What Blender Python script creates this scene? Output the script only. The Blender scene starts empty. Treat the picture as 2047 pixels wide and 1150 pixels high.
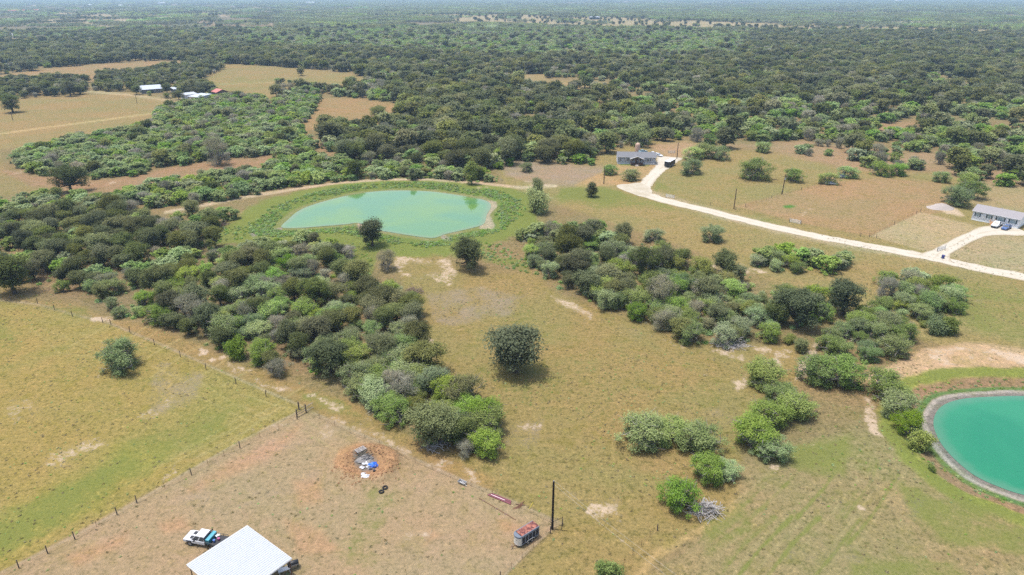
import bpy, bmesh, math, random
import numpy as np
from mathutils import Vector, Matrix

# ------------------------------------------------------------------ camera, light, exposure
scene = bpy.context.scene
COL = scene.collection
CAM_H = 74.0
PITCH = math.radians(23.35)
LENS = 24.0
FPX = LENS / 36.0 * 2047.0
cam_d = bpy.data.cameras.new('camera')
cam_d.lens = LENS; cam_d.sensor_width = 36.0
cam_d.clip_start = 1.0; cam_d.clip_end = 60000.0
cam = bpy.data.objects.new('camera', cam_d); COL.objects.link(cam)
cam.location = (0, 0, CAM_H)
cam.rotation_euler = (math.pi/2 - PITCH, 0, 0)
scene.camera = cam

SUN_EL = math.radians(76.0)
SUN_AZ_FROM = Vector((-0.97, 0.16, 0)).normalized()          # horizontal direction towards the sun
world = bpy.data.worlds.new('World'); scene.world = world
world.use_nodes = True
wn = world.node_tree; wn.nodes.clear()
wo = wn.nodes.new('ShaderNodeOutputWorld'); wb = wn.nodes.new('ShaderNodeBackground')
sky = wn.nodes.new('ShaderNodeTexSky'); sky.sky_type = 'NISHITA'; sky.sun_disc = False
sky.sun_elevation = SUN_EL
sky.sun_rotation = math.atan2(SUN_AZ_FROM.x, SUN_AZ_FROM.y)
sky.air_density = 1.2; sky.dust_density = 4.0; sky.ozone_density = 1.0
wb.inputs['Strength'].default_value = 0.15
wn.links.new(sky.outputs[0], wb.inputs[0]); wn.links.new(wb.outputs[0], wo.inputs[0])
sun_d = bpy.data.lights.new('sun', 'SUN'); sun_d.energy = 2.5; sun_d.angle = math.radians(0.6)
sun_d.color = (1.0, 0.96, 0.90)
sun = bpy.data.objects.new('sun', sun_d); COL.objects.link(sun)
to_sun = Vector((SUN_AZ_FROM.x*math.cos(SUN_EL), SUN_AZ_FROM.y*math.cos(SUN_EL), math.sin(SUN_EL)))
sun.rotation_euler = to_sun.to_track_quat('Z', 'Y').to_euler()
sun.location = (-200, 200, 600)
vs = scene.view_settings
vs.view_transform = 'Standard'; vs.look = 'None'; vs.gamma = 1.0; vs.use_curve_mapping = False
vs.exposure = 0.98
scene.cycles.use_denoising = False
scene.cycles.max_bounces = 8; scene.cycles.diffuse_bounces = 5; scene.cycles.glossy_bounces = 2
scene.cycles.transmission_bounces = 5; scene.cycles.transparent_max_bounces = 6; scene.cycles.volume_bounces = 0

rng = np.random.default_rng(7)
random.seed(7)

# ------------------------------------------------------------------ photo pixel <-> place on the ground
CP, SP = math.cos(PITCH), math.sin(PITCH)
def unproj(u, v, z=0.0):
    """photo pixel -> world point on the level z"""
    u = np.asarray(u, float); v = np.asarray(v, float)
    x = (u - 1023.5)/FPX; y = -(v - 575.0)/FPX
    dx = x; dy = CP + y*SP; dz = -SP + y*CP
    t = (z - CAM_H)/dz
    return np.stack([dx*t, dy*t, np.zeros_like(t) + z], -1)
def P(u, v, z=0.0):
    return Vector(unproj(u, v, z).tolist())
def proj(X, Y, Z=0.0):
    dz = Z - CAM_H
    f = Y*CP - dz*SP
    up = Y*SP + dz*CP
    f = np.maximum(f, 1e-3)
    return 1023.5 + FPX*X/f, 575.0 - FPX*up/f

# ------------------------------------------------------------------ numpy noise and polygon distance
def _hash(ix, iy, s):
    h = (ix.astype(np.int64)*374761393 + iy.astype(np.int64)*668265263 + s*1442695041) & 0x7fffffff
    h = ((h ^ (h >> 13))*1274126177) & 0x7fffffff
    return ((h ^ (h >> 16)) & 0xffff)/65535.0
def vnoise(x, y, s=0):
    ix = np.floor(x); iy = np.floor(y); fx = x-ix; fy = y-iy
    fx = fx*fx*(3-2*fx); fy = fy*fy*(3-2*fy)
    a = _hash(ix, iy, s); b = _hash(ix+1, iy, s); c = _hash(ix, iy+1, s); d = _hash(ix+1, iy+1, s)
    return (a*(1-fx)+b*fx)*(1-fy) + (c*(1-fx)+d*fx)*fy
def fbm(x, y, s=0, o=4):
    r = 0; a = 0.5; t = 0
    for i in range(o):
        r = r + a*vnoise(x*2**i + 17.3*i, y*2**i - 9.1*i, s+i); t += a; a *= 0.5
    return r/t
def sdpoly(px, py, poly):
    """signed distance, positive inside"""
    poly = np.asarray(poly, float)
    d2 = np.full(px.shape, 1e18); ins = np.zeros(px.shape, bool)
    n = len(poly)
    for i in range(n):
        ax, ay = poly[i]; bx, by = poly[(i+1) % n]
        ex, ey = bx-ax, by-ay
        wx, wy = px-ax, py-ay
        t = np.clip((wx*ex+wy*ey)/(ex*ex+ey*ey+1e-12), 0, 1)
        d2 = np.minimum(d2, (wx-ex*t)**2 + (wy-ey*t)**2)
        c = ((ay <= py) & (py < by)) | ((by <= py) & (py < ay))
        if ey != 0:
            ins ^= c & (wx < ex*wy/ey)
    d = np.sqrt(d2)
    return np.where(ins, d, -d)
def dline(px, py, line):
    line = np.asarray(line, float)
    d2 = np.full(px.shape, 1e18)
    for i in range(len(line)-1):
        ax, ay = line[i]; bx, by = line[i+1]
        ex, ey = bx-ax, by-ay
        wx, wy = px-ax, py-ay
        t = np.clip((wx*ex+wy*ey)/(ex*ex+ey*ey+1e-12), 0, 1)
        d2 = np.minimum(d2, (wx-ex*t)**2 + (wy-ey*t)**2)
    return np.sqrt(d2)
def sstep(a, b, x):
    t = np.clip((x-a)/(b-a), 0, 1); return t*t*(3-2*t)
LIGHT = 2.6
def S(r, g, b, k=1.0):
    """a sunlit colour seen in the photo -> base colour"""
    f = lambda c: ((c/255.0+0.055)/1.055)**2.4 if c > 10 else c/255/12.92
    return np.array([f(r), f(g), f(b)])/LIGHT*k

# ------------------------------------------------------------------ layout of the place (photo pixels of ground points)
UPPER = [(563,455),(575,440),(600,420),(640,405),(700,390),(750,383),(800,381),(860,383),(920,391),(960,398),(978,405),
         (981,415),(973,430),(967,448),(940,457),(892,468),(868,476),(840,474),(800,468),(770,463),(745,459),(730,452),
         (715,446),(690,449),(640,453),(600,456)]
LOWER = [(2047,792),(1990,793),(1930,797),(1892,807),(1872,824),(1866,850),(1880,885),(1910,920),(1950,952),(2000,975),
         (2047,990),(2140,1010),(2260,1000),(2330,950),(2330,860),(2250,810),(2140,795)]
def smooth_closed(px, n=4):
    p = np.asarray(px, float); out = []
    N = len(p)
    for i in range(N):
        p0, p1, p2, p3 = p[i-1], p[i], p[(i+1) % N], p[(i+2) % N]
        for k in range(n):
            t = k/n
            out.append(0.5*((2*p1)+(-p0+p2)*t+(2*p0-5*p1+4*p2-p3)*t*t+(-p0+3*p1-3*p2+p3)*t**3))
    return np.array(out)
def smooth_open(px, n=6):
    p = np.asarray(px, float); p = np.vstack([2*p[0]-p[1], p, 2*p[-1]-p[-2]]); out = []
    for i in range(1, len(p)-2):
        p0, p1, p2, p3 = p[i-1], p[i], p[i+1], p[i+2]
        for k in range(n):
            t = k/n
            out.append(0.5*((2*p1)+(-p0+p2)*t+(2*p0-5*p1+4*p2-p3)*t*t+(-p0+3*p1-3*p2+p3)*t**3))
    out.append(p[-2]); return np.array(out)
def to_world(px):
    p = np.asarray(px, float); return unproj(p[:, 0], p[:, 1])[:, :2]
UPPER_W = smooth_closed(to_world(UPPER), 4)
LOWER_W = smooth_closed(to_world(LOWER), 5)
PIT_C = P(735, 932)
def height(X, Y):
    X = np.asarray(X, float); Y = np.asarray(Y, float)
    z = np.zeros(X.shape)
    for W, bank in ((UPPER_W, 0.7), (LOWER_W, 0.9)):
        near = (X > W[:, 0].min()-30) & (X < W[:, 0].max()+30) & (Y > W[:, 1].min()-30) & (Y < W[:, 1].max()+30)
        if near.any():
            sd = sdpoly(X[near], Y[near], W)
            zz = np.where(sd > 0, -np.minimum(1.2, 0.25*sd), bank*sstep(2.5, 9, -sd)*(1-sstep(12, 26, -sd)))
            z[near] += zz
    r = np.hypot(X-PIT_C.x, Y-PIT_C.y)
    near = r < 14
    a = np.arctan2(Y-PIT_C.y, X-PIT_C.x)
    ring = np.exp(-((r-4.0)/1.5)**2)*(1.0+0.4*np.sin(a*1.0+0.3))*(.8+.4*vnoise(X*.9, Y*.9, 9))
    z += np.where(near, ring, 0)
    return z
def gz(x, y):
    return float(height(np.array([x]), np.array([y]))[0])
def G(u, v):
    p = P(u, v); p.z = gz(p.x, p.y); return p

# ------------------------------------------------------------------ materials
def nt(mat):
    mat.use_nodes = True; t = mat.node_tree; t.nodes.clear(); return t
def node(t, ty, **kw):
    n = t.nodes.new(ty)
    for k, v in kw.items():
        if k.startswith('i_'):
            key = k[2:]; key = int(key) if key.isdigit() else key
            n.inputs[key].default_value = v
        else: setattr(n, k, v)
    return n
def math_n(t, op, a, b=None, c=None, clamp=False):
    n = t.nodes.new('ShaderNodeMath'); n.operation = op; n.use_clamp = clamp
    for i, x in enumerate((a, b, c)):
        if x is None: continue
        if isinstance(x, (int, float)): n.inputs[i].default_value = x
        else: t.links.new(x, n.inputs[i])
    return n.outputs[0]
def mixc(t, fac, a, b, blend='MIX'):
    n = t.nodes.new('ShaderNodeMix'); n.data_type = 'RGBA'; n.blend_type = blend
    for s, x in ((n.inputs[0], fac), (n.inputs[6], a), (n.inputs[7], b)):
        if isinstance(x, (int, float)): s.default_value = x
        elif isinstance(x, (tuple, list, np.ndarray)): s.default_value = (*[float(q) for q in x[:3]], 1)
        else: t.links.new(x, s)
    return n.outputs[2]
def ramp(t, x, lo, hi):
    n = t.nodes.new('ShaderNodeMapRange'); n.interpolation_type = 'SMOOTHSTEP'
    for s, q in ((n.inputs[0], x), (n.inputs[1], lo), (n.inputs[2], hi)):
        if isinstance(q, (int, float)): s.default_value = q
        else: t.links.new(q, s)
    return n.outputs[0]
def noise_n(t, vec, scale, detail=4, rough=0.6, dist=0.0):
    n = node(t, 'ShaderNodeTexNoise', i_Scale=scale, i_Detail=detail, i_Roughness=rough, i_Distortion=dist)
    t.links.new(vec, n.inputs['Vector']); return n.outputs['Fac']
def finish(t, col, rough=0.9, bump=None, bstr=0.5, bdist=0.1, spec=0.2, metal=0.0):
    b = node(t, 'ShaderNodeBsdfPrincipled', i_Roughness=rough, i_Metallic=metal)
    b.inputs['Specular IOR Level'].default_value = spec
    if isinstance(col, (tuple, list, np.ndarray)): b.inputs['Base Color'].default_value = (*[float(q) for q in col[:3]], 1)
    else: t.links.new(col, b.inputs['Base Color'])
    if bump is not None:
        bn = node(t, 'ShaderNodeBump', i_Strength=bstr, i_Distance=bdist)
        t.links.new(bump, bn.inputs['Height']); t.links.new(bn.outputs[0], b.inputs['Normal'])
    o = node(t, 'ShaderNodeOutputMaterial'); t.links.new(b.outputs[0], o.inputs[0])
    return b
MATS = {}
def plain(name, col, rough=0.7, spec=0.3, metal=0.0, var=0.18, scale=1.5, bump=0.0):
    if name in MATS: return MATS[name]
    m = bpy.data.materials.new(name); t = nt(m)
    tc = node(t, 'ShaderNodeTexCoord')
    f = noise_n(t, tc.outputs['Object'], scale, 5)
    c = np.array(col[:3], float)
    cc = mixc(t, f, np.clip(c*(1-var), 0, 1), np.clip(c*(1+var), 0, 1))
    finish(t, cc, rough, f if bump else None, bump, 0.05, spec, metal)
    MATS[name] = m; return m

def ground_material():
    m = bpy.data.materials.new('pasture_ground'); t = nt(m)
    geo = node(t, 'ShaderNodeNewGeometry'); pos = geo.outputs['Position']
    cov = node(t, 'ShaderNodeAttribute', attribute_name='cover').outputs['Color']
    mx = node(t, 'ShaderNodeAttribute', attribute_name='mix').outputs['Color']
    mxa = t.nodes[-1].outputs['Alpha']
    sep = node(t, 'ShaderNodeSeparateColor'); t.links.new(mx, sep.inputs[0])
    R, Gc, B = sep.outputs
    n40 = noise_n(t, pos, 0.03, 5, 0.6, 0.6)
    n9 = noise_n(t, pos, 0.13, 5, 0.65, 0.5)
    n2 = noise_n(t, pos, 0.55, 5, 0.7)
    n05 = noise_n(t, pos, 2.2, 4, 0.75)
    mp = node(t, 'ShaderNodeMapping'); t.links.new(pos, mp.inputs[0])
    mp.inputs['Rotation'].default_value = (0, 0, 0.55); mp.inputs['Scale'].default_value = (0.22, 1.4, 1)
    st = noise_n(t, mp.outputs[0], 1.1, 4, 0.7, 0.8)
    # dry straw / olive / brown variation
    n5 = noise_n(t, pos, 0.26, 5, 0.65, 0.8); n1 = noise_n(t, pos, 1.1, 3, 0.7)
    def tint(c, f, k, rgb): return mixc(t, math_n(t, 'MULTIPLY', f, k), c, mixc(t, 1.0, c, rgb, 'MULTIPLY'))
    c = mixc(t, ramp(t, n40, 0.36, 0.66), mixc(t, 1.0, cov, (1.03, 0.96, 0.93), 'MULTIPLY'), mixc(t, 1.0, cov, (0.86, 0.96, 0.90), 'MULTIPLY'))
    c = tint(c, ramp(t, n9, 0.48, 0.70), 0.7, (1.12, 1.06, 1.20))
    c = tint(c, ramp(t, n5, 0.50, 0.68), 0.8, (0.80, 0.86, 0.62))
    c = tint(c, ramp(t, n5, 0.48, 0.32), 0.7, (1.10, 1.03, 1.10))
    c = tint(c, ramp(t, n2, 0.50, 0.68), 0.8, (0.66, 0.72, 0.66))
    c = tint(c, ramp(t, n2, 0.46, 0.32), 0.6, (1.22, 1.18, 1.20))
    c = tint(c, ramp(t, n1, 0.50, 0.66), 0.7, (0.62, 0.66, 0.60))
    c = tint(c, ramp(t, n1, 0.46, 0.32), 0.7, (1.28, 1.25, 1.22))
    c = tint(c, ramp(t, st, 0.52, 0.70), 0.5, (1.30, 1.27, 1.20))
    c = mixc(t, mxa, mixc(t, 1.0, cov, (0.97, 0.96, 0.95), 'MULTIPLY'), c)
    # greener growth
    gsrc = math_n(t, 'ADD', math_n(t, 'ADD', math_n(t, 'MULTIPLY', n9, 0.38), math_n(t, 'MULTIPLY', n2, 0.34)), math_n(t, 'MULTIPLY', n40, 0.28))
    gf = ramp(t, math_n(t, 'ADD', gsrc, math_n(t, 'MULTIPLY', Gc, 0.5)), 0.58, 0.86)
    gcol = mixc(t, n2, S(118, 136, 72), S(158, 162, 84))
    c = mixc(t, math_n(t, 'MULTIPLY', gf, 0.85), c, gcol)
    # grey-lilac dead weeds
    wf = ramp(t, math_n(t, 'ADD', math_n(t, 'ADD', math_n(t, 'MULTIPLY', n9, 0.45), math_n(t, 'MULTIPLY', n05, 0.5)), math_n(t, 'MULTIPLY', B, 0.5)), 0.66, 0.86)
    c = mixc(t, math_n(t, 'MULTIPLY', wf, 0.7), c, S(176, 162, 146))
    # bare sand
    ssrc = math_n(t, 'ADD', math_n(t, 'ADD', math_n(t, 'MULTIPLY', n2, 0.36), math_n(t, 'MULTIPLY', n9, 0.26)), math_n(t, 'ADD', math_n(t, 'MULTIPLY', n1, 0.24), math_n(t, 'MULTIPLY', n05, 0.14)))
    sf = ramp(t, math_n(t, 'ADD', ssrc, math_n(t, 'MULTIPLY', R, 0.60)), 0.665, 0.82)
    scol = mixc(t, n9, S(230, 200, 168), S(246, 226, 202))
    c = mixc(t, math_n(t, 'MULTIPLY', sf, 0.85), c, scol)
    # small tufts
    c = tint(c, ramp(t, n05, 0.52, 0.66), math_n(t, 'MULTIPLY', mxa, 0.65), (0.56, 0.60, 0.52))
    c = tint(c, ramp(t, n05, 0.46, 0.32), math_n(t, 'MULTIPLY', mxa, 0.6), (1.32, 1.29, 1.22))
    h = math_n(t, 'ADD', math_n(t, 'MULTIPLY', n2, 0.6), math_n(t, 'MULTIPLY', n05, 0.4))
    finish(t, c, 1.0, h, 0.55, 0.5, 0.05)
    return m

def leaf_material(name, c0, c1, var=0.35, trans=0.3):
    m = bpy.data.materials.new(name); t = nt(m)
    tone = node(t, 'ShaderNodeAttribute', attribute_name='tone').outputs['Fac']
    oi = node(t, 'ShaderNodeObjectInfo')
    r = oi.outputs['Random']
    f = math_n(t, 'ADD', math_n(t, 'MULTIPLY', tone, 0.52), math_n(t, 'MULTIPLY', r, 0.48))
    col = mixc(t, f, c0, c1)
    hs = node(t, 'ShaderNodeHueSaturation')
    r2 = math_n(t, 'FRACT', math_n(t, 'MULTIPLY', r, 7.31))
    r3 = math_n(t, 'FRACT', math_n(t, 'MULTIPLY', r, 23.7))
    t.links.new(math_n(t, 'ADD', math_n(t, 'MULTIPLY', r2, 0.045), 0.478), hs.inputs['Hue'])
    t.links.new(math_n(t, 'ADD', math_n(t, 'MULTIPLY', r3, 0.5), 0.75), hs.inputs['Saturation'])
    t.links.new(math_n(t, 'ADD', math_n(t, 'MULTIPLY', math_n(t, 'FRACT', math_n(t, 'MULTIPLY', r, 51.3)), var), 1-var/2), hs.inputs['Value'])
    t.links.new(col, hs.inputs['Color'])
    d = node(t, 'ShaderNodeBsdfDiffuse'); tr = node(t, 'ShaderNodeBsdfTranslucent')
    t.links.new(hs.outputs[0], d.inputs[0]); t.links.new(hs.outputs[0], tr.inputs[0])
    mxn = node(t, 'ShaderNodeMixShader', i_0=trans)
    t.links.new(d.outputs[0], mxn.inputs[1]); t.links.new(tr.outputs[0], mxn.inputs[2])
    o = node(t, 'ShaderNodeOutputMaterial'); t.links.new(mxn.outputs[0], o.inputs[0])
    MATS[name] = m; return m
LEAF = {
    'mesquite': leaf_material('mesquite_leaf', (0.128, 0.198, 0.054), (0.335, 0.420, 0.155), 0.45, 0.45),
    'oak': leaf_material('oak_leaf', (0.068, 0.083, 0.034), (0.195, 0.212, 0.092), 0.5, 0.42),
    'dark_oak': leaf_material('dark_oak_leaf', (0.050, 0.068, 0.028), (0.130, 0.152, 0.068), 0.25, 0.40),
    'bright': leaf_material('bright_leaf', (0.120, 0.185, 0.045), (0.275, 0.350, 0.110), 0.2, 0.45),
    'olive': leaf_material('olive_leaf', (0.115, 0.132, 0.050), (0.265, 0.275, 0.120), 0.3, 0.43),
    'grey': leaf_material('grey_twig', (0.150, 0.165, 0.085), (0.430, 0.400, 0.305), 0.3, 0.35),
    'grey_mix': leaf_material('greyish_mesquite_leaf', (0.145, 0.190, 0.078), (0.350, 0.400, 0.190), 0.3, 0.44),
    'shrub': leaf_material('shrub_leaf', (0.116, 0.168, 0.048), (0.305, 0.368, 0.135), 0.3, 0.45),
    'weed': leaf_material('weed_leaf', (0.13, 0.225, 0.060), (0.33, 0.44, 0.17), 0.4, 0.42),
    'tuft': leaf_material('tuft_leaf', (0.15, 0.135, 0.065), (0.25, 0.215, 0.12), 0.3, 0.4),
}
BARK = plain('bark', (0.075, 0.062, 0.050), 0.95, 0.1, bump=0.4, scale=4)
BARKG = plain('grey_bark', (0.19, 0.178, 0.16), 0.95, 0.1, bump=0.4, scale=4)

# ------------------------------------------------------------------ object helpers
def link(o):
    COL.objects.link(o); return o
def tag(o, label=None, cat=None, group=None, kind=None):
    if label: o['label'] = label
    if cat: o['category'] = cat
    if group: o['group'] = group
    if kind: o['kind'] = kind
    return o
def thing(name, label, cat, loc=(0, 0, 0), rotz=0.0, group=None):
    o = bpy.data.objects.new(name, None); link(o); o.empty_display_size = 0.5
    o.location = loc; o.rotation_euler = (0, 0, rotz)
    return tag(o, label, cat, group)
def np_mesh(name, verts, faces, mat=None, smooth=False, attrs=None):
    """verts (N,3), faces: (M,3|4) array or list of lists"""
    me = bpy.data.meshes.new(name)
    verts = np.asarray(verts, np.float32)
    if isinstance(faces, np.ndarray):
        k = faces.shape[1]; M = len(faces)
        me.vertices.add(len(verts)); me.vertices.foreach_set('co', verts.ravel())
        me.loops.add(M*k); me.loops.foreach_set('vertex_index', faces.astype(np.int32).ravel())
        me.polygons.add(M); me.polygons.foreach_set('loop_start', np.arange(0, M*k, k, dtype=np.int32))
        me.polygons.foreach_set('loop_total', np.full(M, k, np.int32))
        me.update(calc_edges=True)
    else:
        me.from_pydata(verts.tolist(), [], faces); me.update()
    for nm, (ty, data) in (attrs or {}).items():
        a = me.attributes.new(nm, ty, 'POINT')
        a.data.foreach_set('color' if ty == 'FLOAT_COLOR' else 'value', np.asarray(data, np.float32).ravel())
    if smooth: me.polygons.foreach_set('use_smooth', np.ones(len(me.polygons), bool))
    if mat: me.materials.append(mat)
    return me
class MB:
    def __init__(s): s.v = []; s.f = []
    def add(s, vs, fs):
        n = len(s.v); s.v += [tuple(x) for x in vs]; s.f += [[i+n for i in f] for f in fs]; return s
    def box(s, x0, x1, y0, y1, z0, z1, rot=0.0, c=None):
        vs = [(x, y, z) for z in (z0, z1) for (x, y) in ((x0, y0), (x1, y0), (x1, y1), (x0, y1))]
        if rot:
            cx, cy = c or ((x0+x1)/2, (y0+y1)/2); co, si = math.cos(rot), math.sin(rot)
            vs = [(cx+(x-cx)*co-(y-cy)*si, cy+(x-cx)*si+(y-cy)*co, z) for x, y, z in vs]
        return s.add(vs, [[0,3,2,1],[4,5,6,7],[0,1,5,4],[1,2,6,5],[2,3,7,6],[3,0,4,7]])
    def tube(s, p0, p1, r0, r1=None, n=6, cap=True):
        r1 = r0 if r1 is None else r1
        p0 = Vector(p0); p1 = Vector(p1); d = (p1-p0)
        if d.length < 1e-6: return s
        q = d.to_track_quat('Z', 'Y')
        vs = []
        for p, r in ((p0, r0), (p1, r1)):
            for i in range(n):
                a = 2*math.pi*i/n; vs.append(p + q @ Vector((r*math.cos(a), r*math.sin(a), 0)))
        fs = [[i, (i+1) % n, n+(i+1) % n, n+i] for i in range(n)]
        if cap: fs += [list(range(n))[::-1], list(range(n, 2*n))]
        return s.add(vs, fs)
    def prism(s, prof, a, b, axis='y'):
        """profile in (x,z) extruded along y (or (y,z) along x)"""
        n = len(prof)
        if axis == 'y': vs = [(x, a, z) for x, z in prof] + [(x, b, z) for x, z in prof]
        else: vs = [(a, y, z) for y, z in prof] + [(b, y, z) for y, z in prof]
        return s.add(vs, [list(range(n)), list(range(n, 2*n))[::-1]] + [[i, n+i, n+(i+1) % n, (i+1) % n] for i in range(n)])
    def build(s, name, mat, parent=None, smooth=False, loc=None):
        me = bpy.data.meshes.new(name); me.from_pydata(s.v, [], s.f); me.update()
        bm = bmesh.new(); bm.from_mesh(me); bmesh.ops.recalc_face_normals(bm, faces=bm.faces); bm.to_mesh(me); bm.free()
        if smooth: me.polygons.foreach_set('use_smooth', np.ones(len(me.polygons), bool))
        me.materials.append(mat)
        o = bpy.data.objects.new(name, me); link(o)
        if parent: o.parent = parent
        if loc: o.location = loc
        return o
def inst(name, mesh, parent=None, loc=(0, 0, 0), rotz=0.0, scale=None):
    o = bpy.data.objects.new(name, mesh); link(o)
    if parent: o.parent = parent
    o.location = loc; o.rotation_euler = (0, 0, rotz)
    if scale is not None: o.scale = scale if hasattr(scale, '__len__') else (scale,)*3
    return o

# ------------------------------------------------------------------ GROUND
def build_ground():
    us = np.concatenate([np.linspace(-2200, -130, 40), np.arange(-120, 2170, 3.0), np.linspace(2180, 4250, 40)])
    vv = np.concatenate([np.arange(-9.5, 60, 0.8), np.arange(60, 160, 1.5), np.arange(160, 1180, 2.6), np.linspace(1185, 2300, 40)])
    U, V = np.meshgrid(us, vv)
    W = unproj(U.ravel(), V.ravel())
    X, Y = W[:, 0], W[:, 1]
    u, v = U.ravel(), V.ravel()
    Z = height(X, Y)
    N = len(X)
    # wobble used to fray every border, in pixels of the photo at that depth
    depth = np.hypot(Y, CAM_H)
    ppm = FPX/depth
    e1 = (fbm(X*0.12, Y*0.12, 3, 5)-0.5)*2
    e2 = (fbm(X*0.03, Y*0.03, 11, 4)-0.5)*2
    col = np.tile(S(164, 146, 104), (N, 1)); mix = np.zeros((N, 3))
    mix[:, 1] = 0.04
    alpha = np.full(N, .85)
    def sel(pts, pad):
        p = np.asarray(pts, float)
        return np.nonzero((u > p[:, 0].min()-pad) & (u < p[:, 0].max()+pad) & (v > p[:, 1].min()-pad) & (v < p[:, 1].max()+pad))[0]
    def weight(pts, feather, wob, line=None):
        pad = 3*feather + 20 + (line or 0)
        k = sel(pts, pad)
        if not len(k): return k, None
        # distances measured in the photo's plane but with the vertical stretched so that they are nearly metric
        d = (line - dline(u[k], v[k], pts)) if line is not None else sdpoly(u[k], v[k], pts)
        d = d + wob*(e1[k]*0.7+e2[k]*0.6)*feather
        return k, sstep(-feather, feather, d)
    def cover(pts, c, feather=6, wob=1.0, a=1.0, line=None):
        k, w = weight(pts, feather, wob, line)
        if w is None: return
        w = (w*a)[:, None]; col[k] = col[k]*(1-w) + S(*c)*w
    def chan(ch, pts, val, feather=10, wob=1.0, line=None, add=False):
        k, w = weight(pts, feather, wob, line)
        if w is None: return
        if add: mix[k, ch] = np.clip(mix[k, ch] + w*val, -0.5, 1)
        else: mix[k, ch] = mix[k, ch]*(1-w) + val*w
    R_, G_, B_ = 0, 1, 2
    # --- far land
    cover([(-500,-12),(2600,-12),(2600,110),(-500,110)], (150,140,112), 8)
    for p, c in (([(40,22),(150,22),(330,24),(300,37),(200,50),(100,47),(45,40)], (196,178,140)),
                 ([(350,25),(520,27),(500,33),(360,34)], (190,172,138)),
                 ([(760,27),(900,28),(1100,30),(1300,36),(1460,43),(1600,46),(1760,51),(2060,60),(2060,67),(1700,63),(1400,58),(1150,54),(1000,49),(900,43),(760,37)], (192,176,134)),
                 ([(1740,41),(1950,42.5),(2060,44),(2060,48),(1800,46.5),(1740,45)], (205,196,160)),
                 ([(-200,76),(60,76),(82,82),(40,86),(-200,88)], (214,192,158)),
                 ([(260,36),(560,46),(560,52),(280,52)], (178,158,126)),
                 ([(560,26),(690,29),(690,31.5),(560,29)], (200,180,150)),
                 ([(1680,-3),(2060,-2),(2060,2),(1680,0)], (205,190,185)),  # pinkish horizon haze at the right, painted into the ground colour
                 ([(1100,3),(1500,4),(1500,6),(1100,5)], (170,160,140)), ([(90,52),(250,50),(330,56),(200,61)], (186,168,132)), ([(380,16),(520,15),(540,20),(400,21)], (188,172,140)), ([(60,10),(200,9),(210,13),(70,14)], (190,176,146)), ([(640,14),(800,15),(790,19),(650,18)], (184,170,138)),
                 ([(1620,5),(1820,9),(1820,10),(1620,6.5)], (190,175,150))):
        cover(p, c, 1.2, 0.8)
    # --- middle clearings
    meadow = (180,156,112)
    for p, c in (([(-300,155),(0,150),(180,128),(355,121),(368,127),(300,142),(240,150),(190,160),(175,167),(0,172),(-300,180)], (184,156,112)),
                 ([(-400,205),(0,200),(170,188),(260,184),(372,204),(312,226),(312,242),(305,256),(240,262),(180,272),(0,300),(-400,330)], (178,156,106)),
                 ([(395,152),(440,126),(560,133),(700,147),(740,160),(715,174),(640,178),(580,182),(545,198),(480,192),(440,186)], (176,156,104)),
                 ([(600,262),(625,197),(690,194),(805,209),(805,228),(790,248),(740,265),(660,255)], (184,154,108)),
                 ([(1010,148),(1095,147),(1092,159),(1245,167),(1150,176),(1100,180),(1015,160)], (182,160,112)),
                 ([(-300,300),(0,295),(12,350),(118,368),(92,388),(-300,405)], (172,152,104))):
        cover(p, c, 3, 0.8)
    cover([(540,200),(560,215),(600,250),(640,285),(675,310),(650,312),(610,280),(560,235),(535,208)], (180,148,110), 3)
    cover([(0,340),(160,362),(230,358),(330,338),(440,318),(530,308),(560,320),(450,342),(340,366),(210,388),(60,372)], (182,150,114), 4)
    chan(R_, [(0,336),(60,330),(60,350),(0,352)], 0.32, 6); chan(R_, [(170,365),(280,352),(300,362),(200,378)], 0.32, 6)
    chan(G_, [(400,150),(720,150),(700,178),(560,182),(430,185)], 0.30, 10); chan(G_, [(0,200),(300,200),(300,250),(0,290)], 0.22, 12)
    cover([(0,268),(100,254),(200,241),(305,227)], (214,190,136), 1.2, 0.3, line=1.3)
    cover([(165,182),(260,190),(330,200),(366,206)], (214,194,152), 1.4, 0.3, line=1.8)
    cover([(250,195),(420,195),(440,190),(470,188),(470,200),(380,208),(300,200)], (196,170,126), 4, a=0.6)
    cover([(545,165),(512,166),(440,168)], (205,185,135), 1.2, 0.3, 0.6, line=1.0)
    # --- right hand fields
    cover([(1000,345),(1030,318),(1120,328),(1230,300),(1300,278),(1372,283),(1460,298),(1560,303),(1700,338),(1880,343),(1960,368),(2300,385),(2300,700),
           (1900,700),(1500,545),(1330,480),(1200,440),(1090,400),(1010,372)], (174,158,104), 6)
    cover([(1005,322),(1060,318),(1150,330),(1230,335),(1150,375),(1090,372),(1010,350)], (182,160,128), 5)
    chan(B_, [(1005,322),(1060,318),(1150,330),(1230,335),(1150,372),(1010,350)], 0.5, 8)
    cover([(1148,370),(1236,330),(1312,328),(1345,330),(1305,352),(1285,368),(1200,372),(1170,380)], (204,170,122), 2.0, 0.5)
    cover([(1290,290),(1370,284),(1440,300),(1420,318),(1340,318),(1300,300)], (196,166,128), 5)
    cover([(1470,412),(1640,368),(1760,355),(1880,365),(1890,395),(1900,420),(1850,430),(1740,472),(1600,445)], (187,158,115), 2.5)
    cover([(1740,472),(1840,424),(1945,450),(1985,462),(1945,470),(1880,505),(1868,508)], (198,180,138), 1.4, 0.4)
    cover([(1885,512),(1940,480),(2000,462),(2300,462),(2300,600),(2047,548)], (192,176,136), 1.4, 0.4)
    cover([(1940,365),(2300,385),(2300,440),(2030,440),(1950,415),(1930,400)], (186,168,124), 4)
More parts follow.
